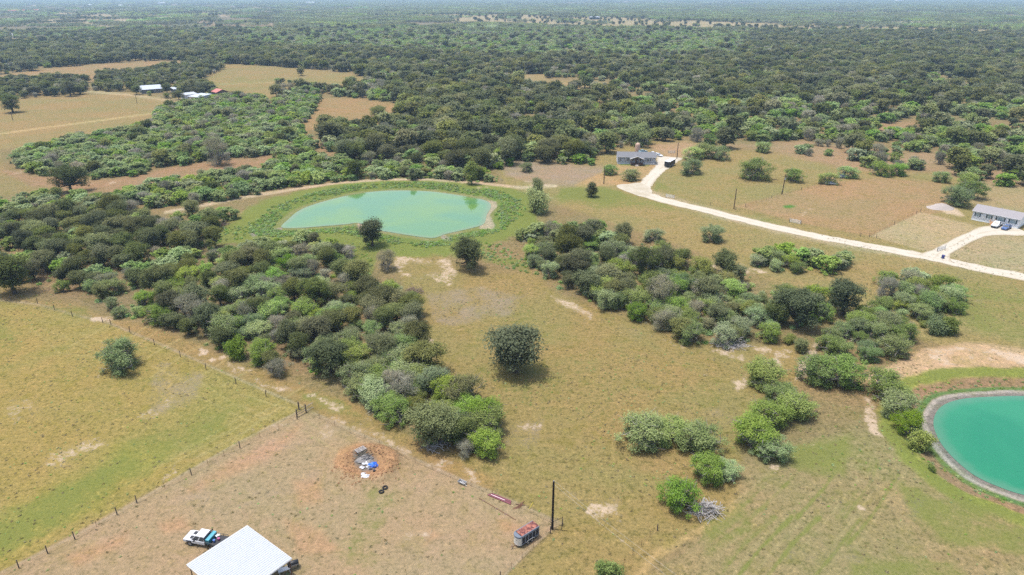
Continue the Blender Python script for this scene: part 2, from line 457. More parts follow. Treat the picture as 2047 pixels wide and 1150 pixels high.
    chan(G_, [(1130,375),(1200,372),(1260,385),(1330,400),(1350,420),(1200,420),(1090,400)], 0.62, 12)
    chan(G_, [(1120,378),(1240,386),(1230,404),(1120,400)], 0.9, 8)
    chan(G_, [(1330,345),(1500,350),(1480,410),(1330,385)], 0.28, 20)
    cover([(1566,412),(1580,410),(1592,413),(1580,416),(1568,415)], (92,150,62), 2)
    cover([(1236,324),(1275,328),(1300,329),(1298,332),(1240,330)], (110,150,70), 2.0)
    chan(G_, [(1310,360),(1330,372),(1325,392),(1308,380)], 0.6, 6)
    chan(R_, [(1050,362),(1120,368),(1115,378),(1045,372)], 0.50, 7); chan(R_, [(1095,392),(1140,396),(1135,402),(1095,398)], 0.5, 5)
    for line in ([(1590,440),(1630,410),(1670,380)], [(1600,430),(1650,400),(1700,385)]): chan(R_, line, 0.3, 4, line=3)
    chan(R_, [(1850,408),(1885,405),(1925,425),(1930,435),(1890,428),(1850,416)], 0.45, 5)
    cover([(1488,560),(1600,560),(1700,556),(1800,540)], (176,158,108), 20, a=0.6, line=14)
    chan(R_, [(1380,520),(1420,515),(1440,532),(1400,545)], 0.45, 8); chan(R_, [(1480,525),(1540,545),(1500,555),(1470,540)], 0.42, 8)
    chan(G_, [(1500,560),(1700,555),(1760,575),(1700,600),(1550,590)], 0.30, 14); chan(B_, [(1870,590),(1960,595),(1990,608),(1880,612)], 0.55, 8)
    chan(G_, [(1920,560),(2300,590),(2300,700),(1960,680),(1900,620)], 0.42, 20)
    # scrubby right edge of the forest
    cover([(1450,290),(1600,285),(1800,300),(2300,320),(2300,385),(1960,370),(1880,345),(1700,340),(1560,304)], (186,158,122), 8)
    cover([(1590,170),(1640,178),(1630,192),(1585,186)], (176,150,118), 3); cover([(1750,245),(1840,240),(1850,262),(1760,272)], (190,154,116), 4)
    # --- central meadow
    cover([(780,490),(860,500),(940,540),(1060,545),(1130,590),(1250,630),(1400,690),(1500,690),(1600,690),(1640,720),(1480,900),(1480,1000),(1300,1130),
           (1260,1300),(900,1300),(1000,1160),(1120,1050),(985,975),(850,880),(990,930),(1000,850),(880,750),(830,640),(800,560)], (171,153,98), 10)
    chan(G_, [(960,600),(1200,640),(1430,700),(1450,800),(1200,850),(1000,800),(900,700)], 0.24, 30)
    chan(G_, [(950,650),(1050,640),(1200,760),(1150,840),(980,780)], 0.30, 30)
    chan(B_, [(850,580),(960,565),(1060,590),(1020,640),(900,660),(850,640)], 0.55, 14)
    chan(B_, [(1000,840),(1090,840),(1080,900),(1000,890)], 0.45, 14); chan(B_, [(1180,620),(1300,650),(1300,700),(1200,670)], 0.4, 20)
    chan(B_, [(1380,830),(1480,790),(1500,850),(1420,880)], 0.4, 18); chan(B_, [(1130,960),(1260,990),(1220,1050),(1120,1010)], 0.35, 14)
    for p, a in (([(785,500),(840,510),(900,515),(925,545),(900,580),(850,560),(800,560),(790,530)], 0.46), ([(800,530),(870,520),(905,530),(880,560),(820,545)], 0.3),
              ([(820,640),(870,610),(880,625),(830,660)], 0.50), ([(830,668),(880,672),(870,700),(830,690)], 0.45), ([(845,715),(880,722),(875,732),(845,728)], 0.42),
              ([(1080,580),(1140,595),(1200,630),(1180,640),(1110,610)], 0.42), ([(1310,665),(1380,690),(1370,712),(1320,690)], 0.35),
              ([(1410,700),(1480,690),(1560,690),(1600,705),(1560,735),(1480,725)], 0.45), ([(1500,700),(1560,695),(1550,745),(1490,735)], 0.42),
              ([(1460,760),(1500,735),(1500,770),(1470,790)], 0.42), ([(1180,1005),(1240,1000),(1260,1050),(1200,1050),(1165,1025)], 0.52), ([(1175,1010),(1235,1035),(1255,1090),(1220,1080)], 0.36),
              ([(1030,840),(1085,850),(1080,880),(1035,870)], 0.38), ([(1400,745),(1425,745),(1420,756),(1398,752)], 0.4), ([(1600,700),(1640,680),(1630,760),(1580,770)], 0.48),
              ([(950,570),(985,570),(980,580),(955,580)], 0.4), ([(955,455),(1000,462),(1000,470),(960,468)], 0.2)):
        chan(R_, p, a, 10)
    # edges around the big left grove
    cover([(0,560),(60,600),(150,600),(200,630),(320,660),(420,700),(560,760),(700,800),(830,880),(985,960),(985,985),(610,815),(215,645),(0,600)], (178,152,100), 8)
    for p, a in (([(170,625),(230,630),(240,648),(180,645)], 0.48), ([(385,690),(470,705),(470,740),(400,725)], 0.46), ([(520,770),(600,775),(700,810),(760,850),(720,850),(620,800)], 0.38),
              ([(610,815),(680,830),(850,905),(940,960),(920,962),(800,910),(640,830)], 0.40), ([(850,900),(930,930),(990,985),(950,970)], 0.36), ([(470,720),(540,750),(520,770),(460,745)], 0.35)):
        chan(R_, p, a, 9)
    chan(G_, [(600,780),(680,790),(720,830),(660,830),(600,800)], 0.5, 12); chan(G_, [(60,610),(160,610),(200,640),(130,630)], 0.4, 10)
    cover([(30,440),(240,420),(440,460),(700,500),(800,600),(830,720),(600,740),(300,640),(60,590)], (158,138,104), 12, a=0.7)
    cover([(20,320),(320,250),(540,200),(640,300),(440,318),(100,350)], (158,140,100), 6, a=0.8)
    # --- left pasture and paddock
    cover([(-600,585),(0,600),(150,630),(215,645),(410,728),(610,815),(590,825),(380,940),(200,1040),(0,1145),(-600,1420)], (177,160,95), 4, 0.6)
    chan(G_, [(-300,1130),(0,1030),(120,960),(240,905),(330,905),(300,950),(180,1010),(60,1090),(-200,1200)], 0.62, 26)
    chan(G_, [(-200,620),(0,640),(60,680),(40,740),(-200,760)], 0.55, 26); chan(G_, [(-100,700),(300,720),(520,800),(480,860),(300,860),(100,800),(-100,800)], 0.22, 40)
    chan(G_, [(240,880),(450,830),(440,880),(300,930)], 0.40, 20)
    for p, a in (([(330,770),(360,790),(320,840),(270,840)], 0.30), ([(0,800),(70,790),(90,830),(20,860)], 0.30), ([(100,900),(200,870),(230,890),(120,940),(60,960)], 0.34),
              ([(300,940),(350,930),(360,960),(300,970)], 0.36), ([(480,860),(600,830),(560,860),(470,890)], 0.3), ([(140,670),(200,650),(205,655),(150,680)], 0.36), ([(170,745),(215,745),(210,755),(175,756)], 0.42)):
        chan(R_, p, a, 14)
    chan(B_, [(320,720),(420,740),(400,800),(300,840),(280,800)], 0.5, 18); chan(B_, [(60,800),(140,790),(120,860),(40,860)], 0.4, 18)
    for i in range(9):
        o = i*26; chan(R_, [(250+o,700-o*0.1),(350+o*0.8,735+o*0.2),(470+o*0.6,800+o*0.2)], 0.20, 3, 0.6, line=1.5)
    cover([(610,818),(985,985),(1125,1047),(1100,1062),(1000,1160),(880,1320),(-400,1330),(0,1147),(590,828)], (189,166,130), 4, 0.6)
    chan(B_, [(610,818),(985,985),(1125,1047),(1100,1062),(1000,1160),(880,1320),(-400,1330),(0,1147),(590,828)], 0.18, 6)
    chan(G_, [(610,818),(985,985),(1100,1062),(880,1320),(-300,1300),(0,1147)], 0.02, 6)
    chan(G_, [(740,960),(790,1000),(770,1080),(760,1150),(640,1150),(690,1040)], 0.36, 26); chan(G_, [(500,1040),(560,1060),(590,1100),(520,1080)], 0.25, 16)
    chan(B_, [(560,870),(680,880),(600,1000),(420,1040),(300,1030)], 0.36, 40); chan(B_, [(800,960),(960,1000),(1000,1100),(880,1080)], 0.30, 40)
    k, w = weight([(610,818),(985,985),(1125,1047),(1100,1062),(1000,1160),(880,1320),(-400,1330),(0,1147),(590,828)], 8, .6); alpha[k] = alpha[k]*(1-w) + .62*w
    # straw coloured mowing and tyre lines
    r_ = np.random.default_rng(3); straw = (206,190,132)
    for i in range(16):
        t0 = i/16; a = np.array([20+t0*560, 640+t0*200+r_.uniform(-25, 25)]); L = r_.uniform(90, 230); d = np.array([.90, .42]) if r_.random() < .6 else np.array([.86, -.50])
        b = a+d*L; m_ = (a+b)/2+r_.normal(0, 7, 2); cover([tuple(a), tuple(m_), tuple(b)], straw, 1.6, .4, .5, line=.9)
    for i in range(10):
        a = np.array([330+i*28, 905-i*12+r_.uniform(-15, 15)]); b = a+np.array([-.86, .52])*r_.uniform(100, 260); cover([tuple(a), tuple((a+b)/2+r_.normal(0, 5, 2)), tuple(b)], straw, 1.6, .4, .45, line=.9)
    cover([(-300,1120),(0,1030),(120,960),(240,905),(330,905),(300,945),(180,1005),(60,1085),(-200,1195)], (162,168,70), 30, 1.6, a=.42)
    red = (206,166,128)
    for p in ([(130,1110),(260,1060),(250,1090),(150,1140)], [(320,1050),(360,1040),(380,1055),(330,1065)], [(585,960),(640,960),(640,1000),(600,1005)], [(570,1040),(640,1060),(680,1100),(600,1110)], [(380,980),(450,930),(560,880),(600,850),(560,900),(440,960)], [(860,1060),(880,1070),(850,1090)], [(1000,1040),(1060,1060),(1010,1060)]):
        cover(p, red, 12, a=0.75); chan(R_, p, 0.16, 12)
    for p in ([(790,1060),(870,1050),(860,1090),(800,1090)], [(840,1000),(890,990),(880,1030),(840,1020)], [(820,1110),(870,1120),(850,1140)], [(640,840),(720,880),(640,880)]):
        chan(R_, p, 0.34, 14)
    for r in (62, 74, 100, 112, 150, 162):
        chan(R_, [(830+r*1.25*math.cos(a), 1180-r*0.95*math.sin(a)) for a in np.linspace(0.05, 1.9, 14)], 0.24, 2.5, 0.6, line=1.2)
    for o in (0, 16): chan(R_, [(728+o,975),(726+o,1040),(735+o,1100),(720+o,1160)], 0.22, 3, 0.6, line=1.5)
    # burn pit soil
    cover([(668,925),(680,900),(712,887),(755,888),(790,905),(800,930),(780,950),(740,960),(700,955),(672,940)], (204,156,114), 6); cover([(640,930),(670,885),(740,870),(810,900),(830,940),(780,975),(690,975)], (206,166,126), 24, a=0.35)
    cover([(706,912),(730,906),(752,920),(752,940),(725,945),(708,930)], (150,140,132), 5)
    # fence lines: worn pale line
    for line in ([(0,600),(75,608),(150,630),(215,645),(320,688),(410,728),(520,777),(610,815)], [(590,826),(475,886),(380,940),(273,1003),(150,1072),(0,1145)], [(610,818),(760,885),(900,950),(985,985),(1060,1018),(1125,1047)], [(1100,1062),(1050,1105),(1000,1160)]):
        cover(line, (196,178,146), 2.2, 0.6, 0.8, line=1.6)
    # --- lower right
    cover([(1300,1150),(1480,1000),(1480,930),(1560,900),(1700,860),(1860,910),(1960,1000),(2400,1080),(2600,1400),(1200,1400)], (172,156,112), 14)
    chan(G_, [(1300,1150),(1480,1000),(1560,900),(1700,860),(1860,910),(1960,1000),(2400,1080),(2600,1400),(1200,1400)], 0.20, 20)
    for p, g in (([(1570,890),(1700,870),(1690,960),(1640,950),(1590,930)], 0.55), ([(1780,960),(1860,1000),(2100,1080),(2100,1130),(1900,1100),(1820,1030)], 0.62), ([(1890,960),(1950,1010),(2060,1045),(2060,1055),(1940,1030),(1880,985)], 1.0),
                 ([(1400,1040),(1480,1010),(1500,1060),(1400,1120)], 0.5), ([(1700,1130),(1900,1120),(2000,1200),(1700,1200)], 0.5), ([(1840,925),(1900,960),(1880,985),(1840,950)], 0.5)):
        chan(G_, p, g, 14)
    for p, a in (([(1690,1000),(1720,1005),(1735,1022),(1700,1020)], 0.52), ([(1790,940),(1825,938),(1820,950),(1790,948)], 0.50), ([(1720,800),(1745,800),(1760,870),(1800,910),(1770,905),(1720,860)], 0.46), ([(1760,865),(1800,905),(1790,915),(1750,880)], 0.40), ([(1540,920),(1565,930),(1550,945),(1536,935)], 0.5),
              ([(1710,955),(1740,960),(1735,972),(1708,970)], 0.36), ([(1580,1010),(1640,1010),(1620,1040),(1580,1030)], 0.22), ([(1600,860),(1660,900),(1600,900)], 0.26)):
        chan(R_, p, a, 9)
    cover([(1270,1160),(1310,1110),(1370,1075),(1430,1045),(1465,1015)], (202,176,122), 7, a=0.8, line=8); cover([(1330,1130),(1420,1080),(1480,1030)], (140,138,92), 4, a=0.5, line=3)
    chan(B_, [(1560,1040),(1700,1060),(1760,1150),(1500,1150)], 0.35, 40); chan(B_, [(1750,960),(1850,1000),(1860,1060),(1760,1050)], 0.4, 30)
    for i in range(22):
        o = i*17+r_.uniform(-6, 6); q = [(1300+o, 1160), (1350+o, 1095+r_.uniform(-8, 8)), (1430+o*.9, 1035), (1500+o*.85, 975-o*.05), (1550+o*.7, 930)]
        n0 = r_.integers(0, 3); chan(G_, q[n0:n0+3], r_.uniform(.3, .7), 5, 1, line=3) if i % 3 else cover(q[n0:n0+3], (192,176,128), 3, .8, .5, line=2)
    # sandy dam above the lower pond
    cover([(1715,765),(1760,745),(1850,700),(1930,685),(1990,690),(2060,705),(2400,760),(2400,800),(2060,742),(1950,742),(1850,766),(1790,785)], (214,186,146), 7)
    for p in ([(1740,755),(1800,735),(1800,745),(1760,765)], [(1850,700),(1930,690),(2060,712),(2060,735),(1960,728),(1860,740)], [(1720,770),(1740,750),(1760,760),(1730,785)]): chan(R_, p, 0.42, 9)
    # --- pond banks
    def bank(W, bands):
        near = np.nonzero((X > W[:, 0].min()-40) & (X < W[:, 0].max()+40) & (Y > W[:, 1].min()-40) & (Y < W[:, 1].max()+40))[0]
        d = -sdpoly(X[near], Y[near], W); ww = (fbm(X[near]*0.25, Y[near]*0.25, 21, 4)-0.5)*2
        for a, b, c, f, g in bands:
            dd = d + ww*f*1.4
            w = sstep(a-f, a+f, dd)*(1-sstep(b-f, b+f, dd))
            col[near] = col[near]*(1-w[:, None]) + S(*c)*w[:, None]
            for ch in (0, 2): mix[near, ch] *= (1-w)
            mix[near, 1] = mix[near, 1]*(1-w) + g*w
    bank(UPPER_W, [(8, 18, (148,162,82), 3.0, 0.55), (2.6, 9, (106,154,70), 1.3, 0.7), (-30, 2.4, (190,178,152), 0.4, -0.4)])
    bank(LOWER_W, [(5.5, 9.5, (168,178,84), 1.0, 0.6), (3.0, 6.0, (172,146,112), 0.8, 0.0), (2.0, 3.2, (104,148,88), 0.4, 0.4), (.8, 1.95, (190,187,176), 0.3, -0.5), (-30, 1.0, (150,148,140), 0.3, -0.5)])
    chan(G_, [(520,400),(640,378),(800,366),(960,376),(1060,400),(1060,440),(1000,480),(960,500),(1060,530),(1060,545),(960,520),(880,490),(760,480),(700,480),(560,476),(440,480),(430,450),(500,420)], 0.6, 10)
    chan(G_, [(410,455),(520,455),(540,475),(480,485),(410,490)], 0.95, 8); chan(G_, [(690,480),(760,480),(740,560),(690,540)], 0.85, 8)
    cover([(500,470),(535,462),(565,455),(560,462),(530,472),(505,478)], (168,160,146), 3)
    cover([(716,448),(728,452),(730,470),(716,470)], (190,172,146), 2.5); cover([(880,470),(900,476),(905,484),(890,484)], (176,164,146), 2.5)
    cover([(973,404),(990,404),(994,412),(978,430),(990,452),(985,460),(960,456),(968,430)], (202,188,160), 2.5)
    # --- dam track and its pale verge
    cover([(330,425),(450,402),(520,389),(600,377),(680,367),(760,362),(860,361),(960,368),(1040,376),(1110,372)], (222,200,168), 1.6, 0.5, 0.95, line=2.8); chan(G_, [(330,425),(450,402),(520,389),(600,377),(680,367),(760,362),(860,361),(960,368),(1040,376),(1110,372)], -0.6, 1.6, 0.5, line=2.8)
    chan(R_, [(870,362),(960,372),(1000,378),(960,382),(890,372)], 0.35, 5); chan(R_, [(150,690),(190,660),(200,665)], 0.3, 5)
    for q in ([(973,404),(990,404),(994,412),(978,430),(990,452),(985,460),(960,456),(968,430)], [(500,470),(535,462),(565,455),(560,462),(530,472),(505,478)], [(716,448),(728,452),(730,470),(716,470)], [(880,470),(900,476),(905,484),(890,484)]): chan(G_, q, -0.6, 2.5)
    # gravel road verges
    cover([(1290,385),(1400,418),(1560,460),(1700,490),(1870,518),(2060,556),(2300,600)], (206,190,158), 5, 0.9, 0.7, line=7)
    chan(G_, [(1320,372),(1400,404),(1560,444),(1560,450),(1400,412),(1310,385)], 0.4, 5)
    bn = fbm(X*.30, Y*.30, 91, 4); mix[:, 0] = np.where(mix[:, 0] > 0, mix[:, 0]*np.clip(-.45+2.5*bn, .15, 1.08), mix[:, 0])
    lum = (col @ np.array([.3, .59, .11]))[:, None]; col = (col + (lum-col)*0.03)*1.02
    nr, nc = V.shape
    ii = np.arange(nr*nc).reshape(nr, nc)
    F = np.stack([ii[1:, :-1].ravel(), ii[1:, 1:].ravel(), ii[:-1, 1:].ravel(), ii[:-1, :-1].ravel()], 1)
    rgba = np.concatenate([np.clip(col, 0.002, 0.9), np.ones((N, 1))], 1)
    mixa = np.concatenate([mix, alpha[:, None]], 1)
    me = np_mesh('ground', np.stack([X, Y, Z], 1), F, ground_material(), True, {'cover': ('FLOAT_COLOR', rgba), 'mix': ('FLOAT_COLOR', mixa)})
    o = link(bpy.data.objects.new('ground', me))
    tag(o, 'dry tan and olive pasture ground with sandy bare patches', kind='structure')
build_ground()

# ------------------------------------------------------------------ WATER
def water(name, W, col, z, label, rough, shallow, alt):
    m = bpy.data.materials.new(name+'_surface'); t = nt(m)
    geo = node(t, 'ShaderNodeNewGeometry')
    n1 = noise_n(t, geo.outputs['Position'], 0.05, 4, 0.5, 0.5); n2 = noise_n(t, geo.outputs['Position'], 1.6, 3, 0.5)
    c = np.array(col); cc = mixc(t, ramp(t, n1, .35, .68), c*0.95, np.array(alt))
    sh = node(t, 'ShaderNodeAttribute', attribute_name='shore').outputs['Fac']
    shw = math_n(t, 'ADD', sh, math_n(t, 'MULTIPLY', math_n(t, 'SUBTRACT', noise_n(t, geo.outputs['Position'], 0.35, 4), .5), 2.2))
    cc = mixc(t, math_n(t, 'MULTIPLY', ramp(t, shw, 2.6, 0.1), .8), cc, shallow)
    b = finish(t, cc, rough, n2, 0.04, 0.05, 0.5)
    b.inputs['IOR'].default_value = 1.36; b.inputs['Specular IOR Level'].default_value = 0.8
    n = len(W); cen = W.mean(0); fr = [1, .985, .96, .92, .86, .75, .5, .2]
    V = np.concatenate([cen+(W-cen)*f for f in fr] + [cen[None]]); sd = sdpoly(V[:, 0], V[:, 1], W); sd[:n] = 0
    F = [[k*n+i, k*n+(i+1) % n, (k+1)*n+(i+1) % n, (k+1)*n+i] for k in range(len(fr)-1) for i in range(n)] + [[(len(fr)-1)*n+i, (len(fr)-1)*n+(i+1) % n, len(fr)*n] for i in range(n)]
    me = np_mesh(name, np.c_[V, np.full(len(V), z)], F, m, True, {'shore': ('FLOAT', np.maximum(sd, 0))})
    if me.polygons[0].normal.z < 0: me.flip_normals()
    o = link(bpy.data.objects.new(name, me)); tag(o, label, kind='structure')
water('upper_pond_water', UPPER_W, S(118, 176, 116), 0.03, 'milky turquoise water of the upper stock pond', 0.04, S(150, 172, 118), S(136, 180, 92))
water('lower_pond_water', LOWER_W, S(34, 160, 112), 0.03, 'opaque emerald water of the lower round pond', 0.1, S(104, 168, 132), S(54, 168, 118))

# ------------------------------------------------------------------ ROADS
def road_material():
    m = bpy.data.materials.new('white_gravel'); t = nt(m)
    ac = node(t, 'ShaderNodeAttribute', attribute_name='across').outputs['Fac']
    geo = node(t, 'ShaderNodeNewGeometry'); pos = geo.outputs['Position']
    a = noise_n(t, pos, 0.25, 5, 0.65); b = noise_n(t, pos, 2.5, 3, 0.7)
    c = mixc(t, a, S(236, 223, 198), S(255, 248, 234))
    c = mixc(t, math_n(t, 'MULTIPLY', ramp(t, b, 0.5, 0.75), 0.4), c, S(200, 184, 156))
    aa = math_n(t, 'ABSOLUTE', ac)
    crown_ = math_n(t, 'MULTIPLY', ramp(t, math_n(t, 'ADD', aa, math_n(t, 'MULTIPLY', a, .5)), .42, .10), .6)
    c = mixc(t, crown_, c, S(196, 182, 148))
    edge = ramp(t, math_n(t, 'ADD', aa, math_n(t, 'MULTIPLY', math_n(t, 'SUBTRACT', b, .5), .9)), .72, 1.05)
    c = mixc(t, math_n(t, 'MULTIPLY', edge, .85), c, mixc(t, a, S(190, 174, 134), S(206, 190, 160)))
    finish(t, c, 1.0, b, 0.3, 0.1, 0.1); return m
GRAVEL = road_material()
def strip(name, line_px, widths, mat, label, z=0.03, fray=0.55, sub=10, track=None):
    ln = smooth_open(to_world(line_px), sub)
    wd = np.interp(np.linspace(0, 1, len(ln)), np.linspace(0, 1, len(widths)), widths)
    tg = np.gradient(ln, axis=0); tg /= np.linalg.norm(tg, axis=1)[:, None]
    nr = np.stack([-tg[:, 1], tg[:, 0]], 1)
    s = np.cumsum(np.r_[0, np.linalg.norm(np.diff(ln, axis=0), axis=1)])
    vs = []; K = 9; ac = []
    for k in range(K):
        f = -1 + 2*k/(K-1)
        w = wd*f + (fray*2*(vnoise(s*0.5, s*0+7*k, k)-0.5) if abs(f) == 1 else 0)
        p = ln + nr*w[:, None]
        vs.append(np.c_[p, height(p[:, 0], p[:, 1])+z]); ac.append(np.full(len(p), f))
    n = len(ln); V = np.concatenate(vs)
    F = np.array([[k*n+i, k*n+i+1, (k+1)*n+i+1, (k+1)*n+i] for k in range(K-1) for i in range(n-1)])
    me = np_mesh(name, V, F, mat, True, {'across': ('FLOAT', np.concatenate(ac))})
    if me.polygons[0].normal.z < 0: me.flip_normals()
    o = link(bpy.data.objects.new(name, me)); tag(o, label, kind='structure'); return o
strip('gravel_road', [(1262,374),(1290,388),(1330,401),(1400,418),(1480,438),(1560,457),(1640,474),(1700,485),(1790,502),(1870,517),(1960,537),(2060,556),(2200,585)], [3.2,3.2,3.0,3.0,3.0,3.2,3.2,3.2], GRAVEL, 'long white gravel road running past both homes')
strip('gravel_driveway', [(1288,388),(1287,374),(1300,356),(1320,338),(1333,322),(1340,314)], [3.4,3.0,2.6,3.0,5.0,6.5], GRAVEL, 'white gravel drive from the turnaround to the grey house', 0.036)
strip('concrete_driveway', [(1868,516),(1880,505),(1900,494),(1925,480),(1955,468),(1985,462),(2012,461),(2044,461)], [4.6,2.6,2.4,2.4,2.6,4.6,5.6,5.2], GRAVEL, 'pale driveway curving up to the white house', 0.036, 0.15)
def pad(name, px, mat, label, z):
    W = smooth_closed(to_world(px), 6)
    W = W + (np.stack([vnoise(W[:, 0]*0.3, W[:, 1]*0.3, 5), vnoise(W[:, 0]*0.3, W[:, 1]*0.3, 6)], 1)-0.5)*0.7
    me = np_mesh(name, np.c_[W, np.full(len(W), z)], [list(range(len(W)))], mat)
    if me.polygons[0].normal.z < 0: me.flip_normals()
    o = link(bpy.data.objects.new(name, me)); tag(o, label, kind='structure')
pad('gravel_turnaround', [(1232,373),(1240,369),(1256,368),(1280,366),(1294,372),(1302,380),(1300,390),(1288,394),(1268,389),(1246,381)], GRAVEL, 'round white gravel turnaround at the end of the road', 0.042)

# ------------------------------------------------------------------ TREES: one mesh set per kind and form
def leaf_quads(cent, nrm, size, asp, tone, rs):
    n = len(cent)
    a = rs.normal(size=(n, 3)); nrm = nrm/np.linalg.norm(nrm, axis=1)[:, None]
    t = a - (a*nrm).sum(1)[:, None]*nrm; t /= np.linalg.norm(t, axis=1)[:, None]+1e-9
    b = np.cross(nrm, t)
    L = (size*0.5)[:, None]; Wd = L*asp
    v = np.stack([cent - t*L, cent + b*Wd - t*L*0.1, cent + t*L, cent - b*Wd + t*L*0.15], 1).reshape(-1, 3)
    f = np.arange(4*n).reshape(n, 4)
    return v, f, np.repeat(tone, 4)
def tube_np(pts, rad, n=5):
    pts = np.asarray(pts, float); V = []; F = []
    for i, p in enumerate(pts):
        d = pts[min(i+1, len(pts)-1)] - pts[max(i-1, 0)]; d = d/(np.linalg.norm(d)+1e-9)
        a = np.cross(d, [0.31, 0.9, 0.2]); a /= np.linalg.norm(a)+1e-9; b = np.cross(d, a)
        for k in range(n):
            th = 2*math.pi*k/n; V.append(p + rad[i]*(math.cos(th)*a+math.sin(th)*b))
    for i in range(len(pts)-1):
        for k in range(n): F.append([i*n+k, i*n+(k+1) % n, (i+1)*n+(k+1) % n, (i+1)*n+k])
    return np.array(V), np.array(F)
def join(parts):
    V = []; F = []; o = 0
    for v, f in parts: V.append(v); F.append(f+o); o += len(v)
    return np.concatenate(V), np.concatenate(F)
FORM = {  # H, width, crown base fraction, lobes, lobe radius, leaf size, leaves
    'oak': dict(H=8.5, W=8.8, cb=0.09, nl=20, lr=(1.0, 2.1), ls=(0.20, 0.50), n=7600, asp=0.55),
    'mesquite': dict(H=5.6, W=8.0, cb=0.10, nl=22, lr=(0.55, 1.4), ls=(0.14, 0.40), n=8200, asp=0.42),
    'bare': dict(H=6.0, W=6.6, cb=0.10, nl=15, lr=(0.7, 1.5), ls=(0.25, 0.85), n=5200, asp=0.075),
    'shrub': dict(H=2.6, W=3.6, cb=0.02, nl=9, lr=(0.5, 0.95), ls=(0.14, 0.32), n=2800, asp=0.45),
    'tall': dict(H=7.6, W=5.0, cb=0.04, nl=16, lr=(0.9, 1.5), ls=(0.25, 0.5), n=4200, asp=0.5),
}
def make_form(kind, seed, lod=1.0):
    fm = FORM[kind]; rs = np.random.default_rng(seed*101+hash_s(kind))
    H, W, cb = fm['H'], fm['W'], fm['cb']
    nl = fm['nl']; zc0 = H*cb
    lobes = []
    ph = rs.uniform(0, 6.28)
    sx, sy = rs.uniform(0.8, 1.15), rs.uniform(0.8, 1.15)
    for i in range(nl):
        r = rs.uniform(*fm['lr'])
        a = i*2.399 + rs.uniform(-0.5, 0.5)
        q = math.sqrt((i+0.5)/nl)
        R = max(0, (W/2 - r*0.7))*q*rs.uniform(0.78, 1.08)*(1+.16*math.sin(2*a+ph)+.10*math.sin(3*a+2*ph))
        if i > 5 and rs.random() < .10: continue
        top = H - r
        dome = math.sqrt(max(0, 1-(R/(W/2*1.02))**2))
        lo = zc0 + r*0.75
        z = lo + (top-lo)*(dome**0.9)*rs.uniform(0.72, 1.0)
        if kind == 'tall':
            z = lo + (top-lo)*(i+0.5)/nl; fr = (i+0.5)/nl
            R = (W/2 - r*0.7)*math.sin(math.pi*min(1, 0.25+0.75*fr))**0.7*rs.uniform(.5, 1.0)
        if kind == 'mesquite': z = lo + (z-lo)*rs.uniform(0.62, 1.0)
        if kind in ('shrub',): z = lo + (top-lo)*dome*rs.uniform(0.4, 1.0)
        lobes.append((R*math.cos(a)*sx, R*math.sin(a)*sy, z, r))
        if q > 0.42 and kind != 'tall':      # lower skirt of boughs
            for fr, pq in ((.52, .7), (.08, .62)):
                if rs.random() < pq:
                    zz = (r*.5 if kind != 'oak' else lo) + (z-lo)*fr; b_ = a + rs.uniform(-.5, .5); k_ = rs.uniform(.82, 1.0)
                    lobes.append((R*k_*math.cos(b_)*sx, R*k_*math.sin(b_)*sy, zz, r*rs.uniform(.6, .9)))
    lobes = np.array(lobes)
    n = int(fm['n']*lod)
    w = lobes[:, 3]**2; pick = rs.choice(len(lobes), n, p=w/w.sum())
    d = rs.normal(size=(n, 3)); d[:, 2] = d[:, 2]*0.9+0.25
    d /= np.linalg.norm(d, axis=1)[:, None]
    rad = lobes[pick, 3]*(rs.random(n)**0.45)*rs.uniform(0.72, 1.12, n)*np.where(rs.random(n) < .14, rs.uniform(1.1, 1.45, n), 1.0)
    c = lobes[pick, :3] + d*rad[:, None]*np.array([1.05, 1.05, 0.82])
    c[:, 2] = np.maximum(c[:, 2], 0.15)
    nr = d*0.6 + rs.normal(size=(n, 3))*0.40 + np.array([0, 0, 0.85])
    if kind == 'bare': nr = rs.normal(size=(n, 3))
    size = rs.uniform(*fm['ls'], n)/math.sqrt(lod)
    if lod < 1: size *= 1.15
    tone = np.clip(0.5 + 0.28*rs.normal(size=n) + (rs.random(len(lobes))[pick]-0.5)*0.7, 0, 1)
    v, f, tn = leaf_quads(c, nr, size, fm['asp'] if lod == 1 else min(0.6, fm['asp']*1.5), tone, rs)
    # wood
    parts = []
    stems = 1 if kind in ('oak', 'tall') else rs.integers(2, 5)
    r0 = {'oak': 0.34, 'tall': 0.2, 'mesquite': 0.15, 'bare': 0.17, 'shrub': 0.06}[kind]
    nb = len(lobes) if lod == 1 else 3
    forks = []
    for s in range(stems):
        a = s*2*math.pi/stems + rs.uniform(0, 1)
        lean = 0.12 if stems == 1 else 0.55
        hf = H*(0.24 if stems == 1 else 0.3)
        p0 = np.array([math.cos(a), math.sin(a), 0])*(0.0 if stems == 1 else 0.2)
        p1 = p0 + np.array([math.cos(a)*lean*hf*0.4, math.sin(a)*lean*hf*0.4, hf*0.5]); p2 = p0 + np.array([math.cos(a)*lean*hf, math.sin(a)*lean*hf, hf])
        parts.append(tube_np([p0-[0, 0, 0.15], p1, p2], [r0*1.35, r0, r0*0.8])); forks.append(p2)
    forks = np.array(forks)
